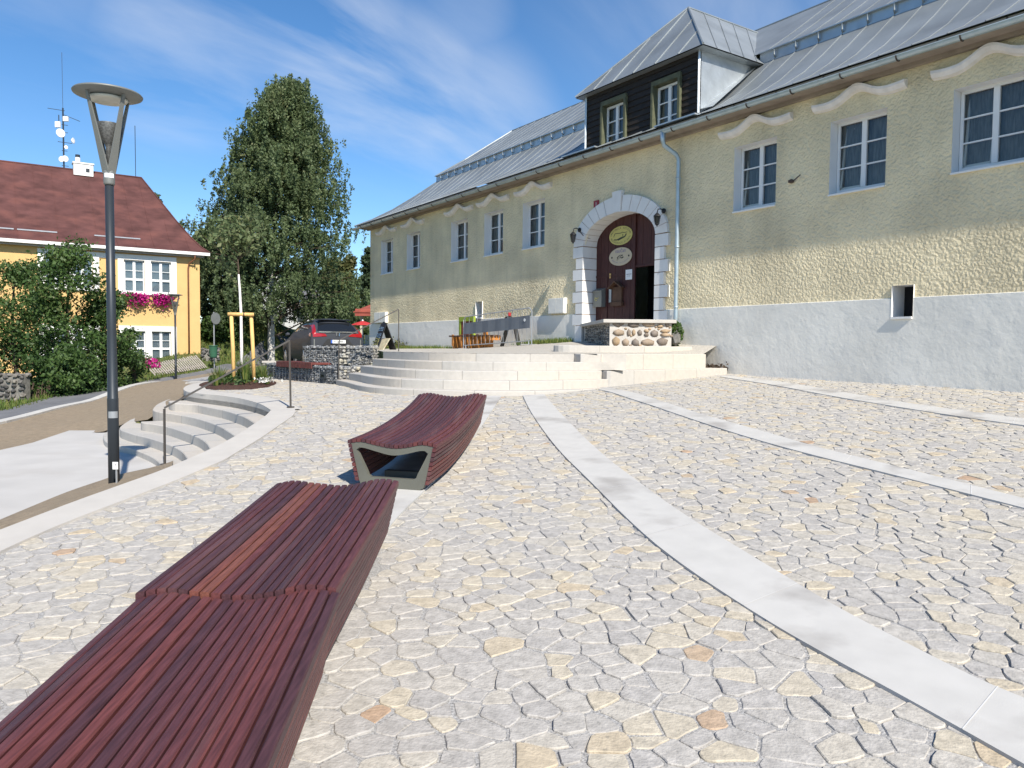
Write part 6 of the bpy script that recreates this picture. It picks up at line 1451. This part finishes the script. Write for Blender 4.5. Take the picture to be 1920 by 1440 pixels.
def shrub(px, py, Y, top_y, half_px, label, n_l, seed, m='greenleaf', leaf=.085, per=30, zmin=.02, fn=None):
    p = atY(px, py, Y); p.z = float(terr0(p.x, p.y)) - .1; t = atY(px, top_y, Y)
    return limb_tree('green_shrub', label, p, t.z - p.z, half_px / FPX * Y, fn or (lambda h: float(np.interp(h, [0, .2, .55, .8, 1], [.7, .95, 1, .72, .2]))), n_l, 8, leaf, m, 'brownbark', .09, 0, seed, 'shrubs in front of the ochre house', zmin=zmin, spread=1.2, cat='shrub', per=per)
shrub(30, 708, 31, 480, 95, 'large green shrub at the left edge of the photo before the ochre wall', 48, 21)
shrub(130, 720, 29.5, 452, 92, 'tallest green shrub standing left of the near lamp post', 50, 22)
shrub(205, 712, 31, 545, 62, 'green shrub with arching twigs right of the near lamp post', 40, 23)
shrub(140, 733, 27.5, 655, 60, 'low dense green shrub at the roadside beneath the tall one', 36, 24, per=26)
shrub(250, 702, 33, 625, 26, 'thin young shrub in front of the lower windows', 10, 25, per=22)
q = np.array([tuple(atY(random.uniform(262, 300), random.uniform(672, 690), 36.5 + random.uniform(-.5, .5))) for i in range(260)])
tag(leaves('flower_clump', q, .11, 'magenta', aspect=1.1), 'magenta flowers on the bank below the lower windows', 'flowers')
# roadside grass and weeds by the wall
def blades(X, Y, zf, h, w=.02):
    Z = zf(X, Y); n_ = len(X); a = rng.uniform(0, 6.28, n_); hh = h * rng.uniform(.5, 1.2, n_); dxy = np.stack([np.cos(a), np.sin(a), np.zeros(n_)], 1); sd_ = np.stack([-np.sin(a), np.cos(a), np.zeros(n_)], 1) * w
    P = np.stack([X, Y, Z - .02], 1); T = P + dxy * (hh * .4)[:, None]; T[:, 2] += hh
    return np.stack([P - sd_, P + sd_, T], 1).reshape(-1, 3)
Lg = []
RFv = [p for p in RF]
for p, q in zip(RFv, RFv[1:]):
    ln = (q - p).length; nrm_ = Vector((-(q - p).y, (q - p).x, 0)).normalized()
    if nrm_.x > 0: nrm_ = -nrm_
    for i in range(int(ln * 150)):
        r = p.lerp(q, random.random()) + nrm_ * (random.random() ** 1.4 * 3.2 - .1); Lg.append((r.x, r.y))
Lg = np.array(Lg); V = blades(Lg[:, 0], Lg[:, 1], terr0, .20, .028)
bk = np.stack([rng.uniform(-21, -8, 9000), rng.uniform(46, 58, 9000)], 1); V = np.r_[V, blades(bk[:, 0], bk[:, 1], terr0, .22, .035)]
structure(fast_mesh('roadside_grass', V, 3, 'grass', tone=rng.uniform(.2, 1, len(V) // 3)), 'stuff')
Wg = []
for i in range(5200):
    a = random.choice([random.uniform(12, 14.2), random.uniform(17.5, 26.5), random.uniform(20, 26.5), random.uniform(22.5, 26.5)]); o = .05 + abs(random.gauss(0, .28)); p = W(a, 0, o); Wg.append((p.x, p.y, tz_(a, 0)))
Wg = np.array(Wg); V = blades(Wg[:, 0], Wg[:, 1], lambda X, Y: Wg[:, 2] - .02, .16, .012)
structure(fast_mesh('wall_foot_grass', V, 3, 'grass', tone=rng.uniform(.3, 1, len(V) // 3)), 'stuff')
p0 = W(23.6, 0, .3); pts = np.array([[p0.x + random.gauss(0, .45), p0.y + random.gauss(0, .35), 1.62 + abs(random.gauss(0, .16))] for i in range(500)])
tag(leaves('weed_clump', pts, .06, 'oliveleaf'), 'yellow green weeds against the wall right of the upper rail post', 'weeds')
pts = np.array([[*(W(7.05 + random.uniform(-.9, .9), 0, .12 + abs(random.gauss(0, .1))).xy), 1.14 + abs(random.gauss(0, .07))] for i in range(900)])
tag(leaves('dead_weeds', pts, .05, mat('dead_stalk', (.10, .075, .045), .95, var=.3).name and 'brownbark'), 'brown dead weeds along the wall foot at the right end of the steps', 'weeds')

# ------------------------------------------------------------------ street side things
SG = thing('road_sign', 'back of a round road sign on a thin pole behind the litter bin', 'sign', atY(402, 690, 43))
sp_ = atY(402, 700, 43); sp_.z = float(terr0(sp_.x, sp_.y)); sz = atY(400, 585, 43).z
mb = MB(); mb.tube([sp_, Vector((sp_.x, sp_.y, sz))], .035, 8); mb.build('pole', 'galv', SG)
mb = MB(); mb.lathe([(.33, -.012), (.33, .012), (.0, .015)], (sp_.x + .10, sp_.y, sz - .36), 24, R=Vector((.9, -.45, 0)).to_track_quat('Z', 'Y').to_matrix()); mb.build('disc', 'lampgrey', SG)
BI = thing('litter_bin', 'green slatted litter bin mounted on the sign pole by the grass verge', 'bin', sp_)
bc_ = Vector((sp_.x + .06, sp_.y - .28, atY(403, 671, 43).z))
mb = MB(); mb.lathe([(.17, 0), (.20, .10), (.225, .62), (.235, .66), (.225, .68), (.20, .66), (.18, .1)], bc_, 20); mb.build('body', 'bin', BI, smooth=True)
mb = MB(); mb.lathe([(.245, .64), (.25, .67), (.24, .70), (.2, .69)], bc_, 20); mb.build('rim', 'bin', BI, smooth=True)
FN = thing('picket_fence', 'weathered picket fence section lying slanted on the grass verge', 'fence', atY(340, 685, 41))
mb = MB(); f0, f1 = atY(292, 692, 39.5), atY(388, 681, 43); f0.z = float(terr0(f0.x, f0.y)); f1.z = float(terr0(f1.x, f1.y)) + .05
for i in range(24):
    t = i / 23; p = f0.lerp(f1, t); lean_ = Vector((-.62, .12, .62)) * (.9 + .2 * t); mb.bar(p, p + lean_ * (1 + random.uniform(-.05, .05)), .085, .025)
mb.build('pickets', 'picket', FN)
mb = MB()
for k in (.25, .8): mb.bar(f0 + Vector((-.62, .12, .62)) * k + Vector((.02, .03, 0)), f1 + Vector((-.62, .12, .62)) * k * 1.1 + Vector((.02, .03, 0)), .06, .04)
mb.build('rails', 'picket', FN)
def stone_wall(label, p, q, hgt, s=.2):
    p = Vector(p); q = Vector(q); p.z = q.z = min(float(terr0(p.x, p.y)), float(terr0(q.x, q.y))) - .15; u = q - p; v = Vector((-u.y, u.x, 0)).normalized() * .5
    if v.y < 0: v = -v
    g_ = gabion('stone_wall', label, p, u, v, hgt, 'drystone', 'wall', s, 'ft', 'slate')
    for c in list(g_.children):
        if c.name.startswith('wire_mesh'): bpy.data.objects.remove(c)
stone_wall('mossy dry stone wall at the left edge of the photo below the shrubs', atY(-40, 740, 26), atY(44, 738, 26), 1.15)
stone_wall('dry stone wall beyond the road behind the stakes', atY(428, 680, 47), atY(500, 675, 47), 1.0, .26)
stone_wall('dry stone wall behind the litter bin', atY(378, 690, 44.5), atY(412, 686, 45), 1.0, .26)
OF = thing('plank_fence', 'low broken brown plank fence between the stone wall and the roadside shrub', 'fence', atY(70, 735, 27))
mb = MB()
for i in range(13):
    p = atY(42 + i * 5, 735 - i * .5, 27); p.z = float(terr0(p.x, p.y)) - .05; mb.bar(p, p + Vector((random.uniform(-.06, .06), .1, random.uniform(.45, .72))), .07, .02)
mb.build('planks', 'oldwood', OF)
WH = thing('white_house', 'white gabled house glimpsed through the birch twigs', 'house', atY(540, 640, 74))
w1 = atY(581, 640, 74); w0 = atY(470, 640, 78); zb_ = float(terr0(w1.x, w1.y)) - .5; ztp = atY(570, 572, 74).z
u = Vector((w1.x - w0.x, w1.y - w0.y, 0)); v = Vector((-u.y, u.x, 0)).normalized() * 7; o_ = Vector((w0.x, w0.y, zb_)); hz = ztp - zb_
mb = MB(); mb.obox(o_, u, v, (0, 0, hz)); mb.add([o_ + Vector((0, 0, hz)), o_ + u + Vector((0, 0, hz)), o_ + u * .5 + Vector((0, 0, hz + 3.6))], [(0, 1, 2)]); mb.build('wall', 'housewhite', WH)
mb = MB()
for a_, c_ in ((-.05, .5), (1.05, .5)):
    p, q = o_ + u * a_ + Vector((0, 0, hz - .3)), o_ + u * c_ + Vector((0, 0, hz + 3.7)); vv = v * 1.08; mb.add([p - v * .05, q - v * .05, q + vv, p + vv], [(0, 1, 2, 3)])
mb.build('roof', 'greyroof', WH)
for f in (.2, .5, .8):
    mb = MB(); p = o_ + u * f + Vector((0, 0, hz * .45)) - v.normalized() * .02; mb.obox(p, u.normalized() * 1.0, v.normalized() * .05, (0, 0, 1.3)); mb.build('window', 'carglass', WH)
RK = thing('red_shed', 'dark red wooden shed roof glimpsed left of the building corner', 'shed', atY(690, 640, 46))
k0 = atY(674, 640, 46); k1 = atY(712, 640, 46); ku = Vector((k1.x - k0.x, 0, 0)); zk = atY(680, 590, 46).z; kz = float(terr0(k0.x, k0.y))
mb = MB()
for f in (.1, .9): mb.bar(k0 + ku * f + Vector((0, 0, kz - k0.z)), Vector((k0.x + ku.x * f, 46, zk)), .14, .14)
mb.build('posts', 'boardpale', RK)
mb = MB(); e0 = Vector((k0.x - .15, 45.4, zk - .1)); mb.obox(e0, ku + Vector((.5, 0, 0)), (0, .1, .35), (0, .05, .08)); mb.hexa([e0 + Vector((-.1, 0, .2)), e0 + ku + Vector((.4, 0, .2)), e0 + ku + Vector((.4, 2, .75)), e0 + Vector((.6, 2, .75))], [e0 + Vector((-.1, 0, .26)), e0 + ku + Vector((.4, 0, .26)), e0 + ku + Vector((.4, 2, .81)), e0 + Vector((.6, 2, .81))]); mb.build('roof', 'terracotta', RK)
PS = thing('red_parasol', 'small red parasol between the parked car and the building corner', 'parasol', atY(680, 650, 42))
pc = atY(680, 610, 42); mb = MB()
mb.lathe([(.66, 0), (.60, .05), (.35, .15), (.03, .24)], pc, 10); mb.build('canopy', 'red', PS)
mb = MB(); mb.tube([Vector((pc.x, pc.y, 1.3)), pc + Vector((0, 0, .24))], .025, 8); mb.lathe([(.045, .24), (.05, .28), (.0, .33)], pc, 8); mb.build('pole', 'paper', PS)
mb = MB(); p_ = atY(664, 655, 38); mb.obox((p_.x, 38, 1.1), (1.6, 0, 0), (0, .3, 0), (0, 0, .68)); tag(mb.build('low_wall', 'concrete'), 'low grey concrete wall behind the right rear corner of the car', 'wall')
mb = MB()
for px_ in (671, 684):
    p_ = atY(px_, 645, 40); mb.obox((p_.x, 40, 1.2), (.28, 0, 0), (0, .2, 0), (0, 0, 1.05))
tag(mb.build('wooden_screen', 'boardpale'), 'pale wooden uprights under the red parasol', 'screen')
UB = thing('utility_box', 'pale stone gate pillar with a small service box across the road', 'pillar', atY(505, 678, 48))
mb = MB(); p_ = atY(494, 680, 48); p_.z = float(terr0(p_.x, p_.y)) - .1; mb.obox(p_, (1.0, 0, 0), (0, .5, 0), (0, 0, .95)); mb.obox(p_ + Vector((-.08, -.06, .95)), (1.16, 0, 0), (0, .62, 0), (0, 0, .12)); mb.build('pillar', 'cream', UB)
mb = MB(); mb.obox(p_ + Vector((.35, -.012, .2)), (.45, 0, 0), (0, .012, 0), (0, 0, .4)); mb.build('door', 'lampgrey', UB)
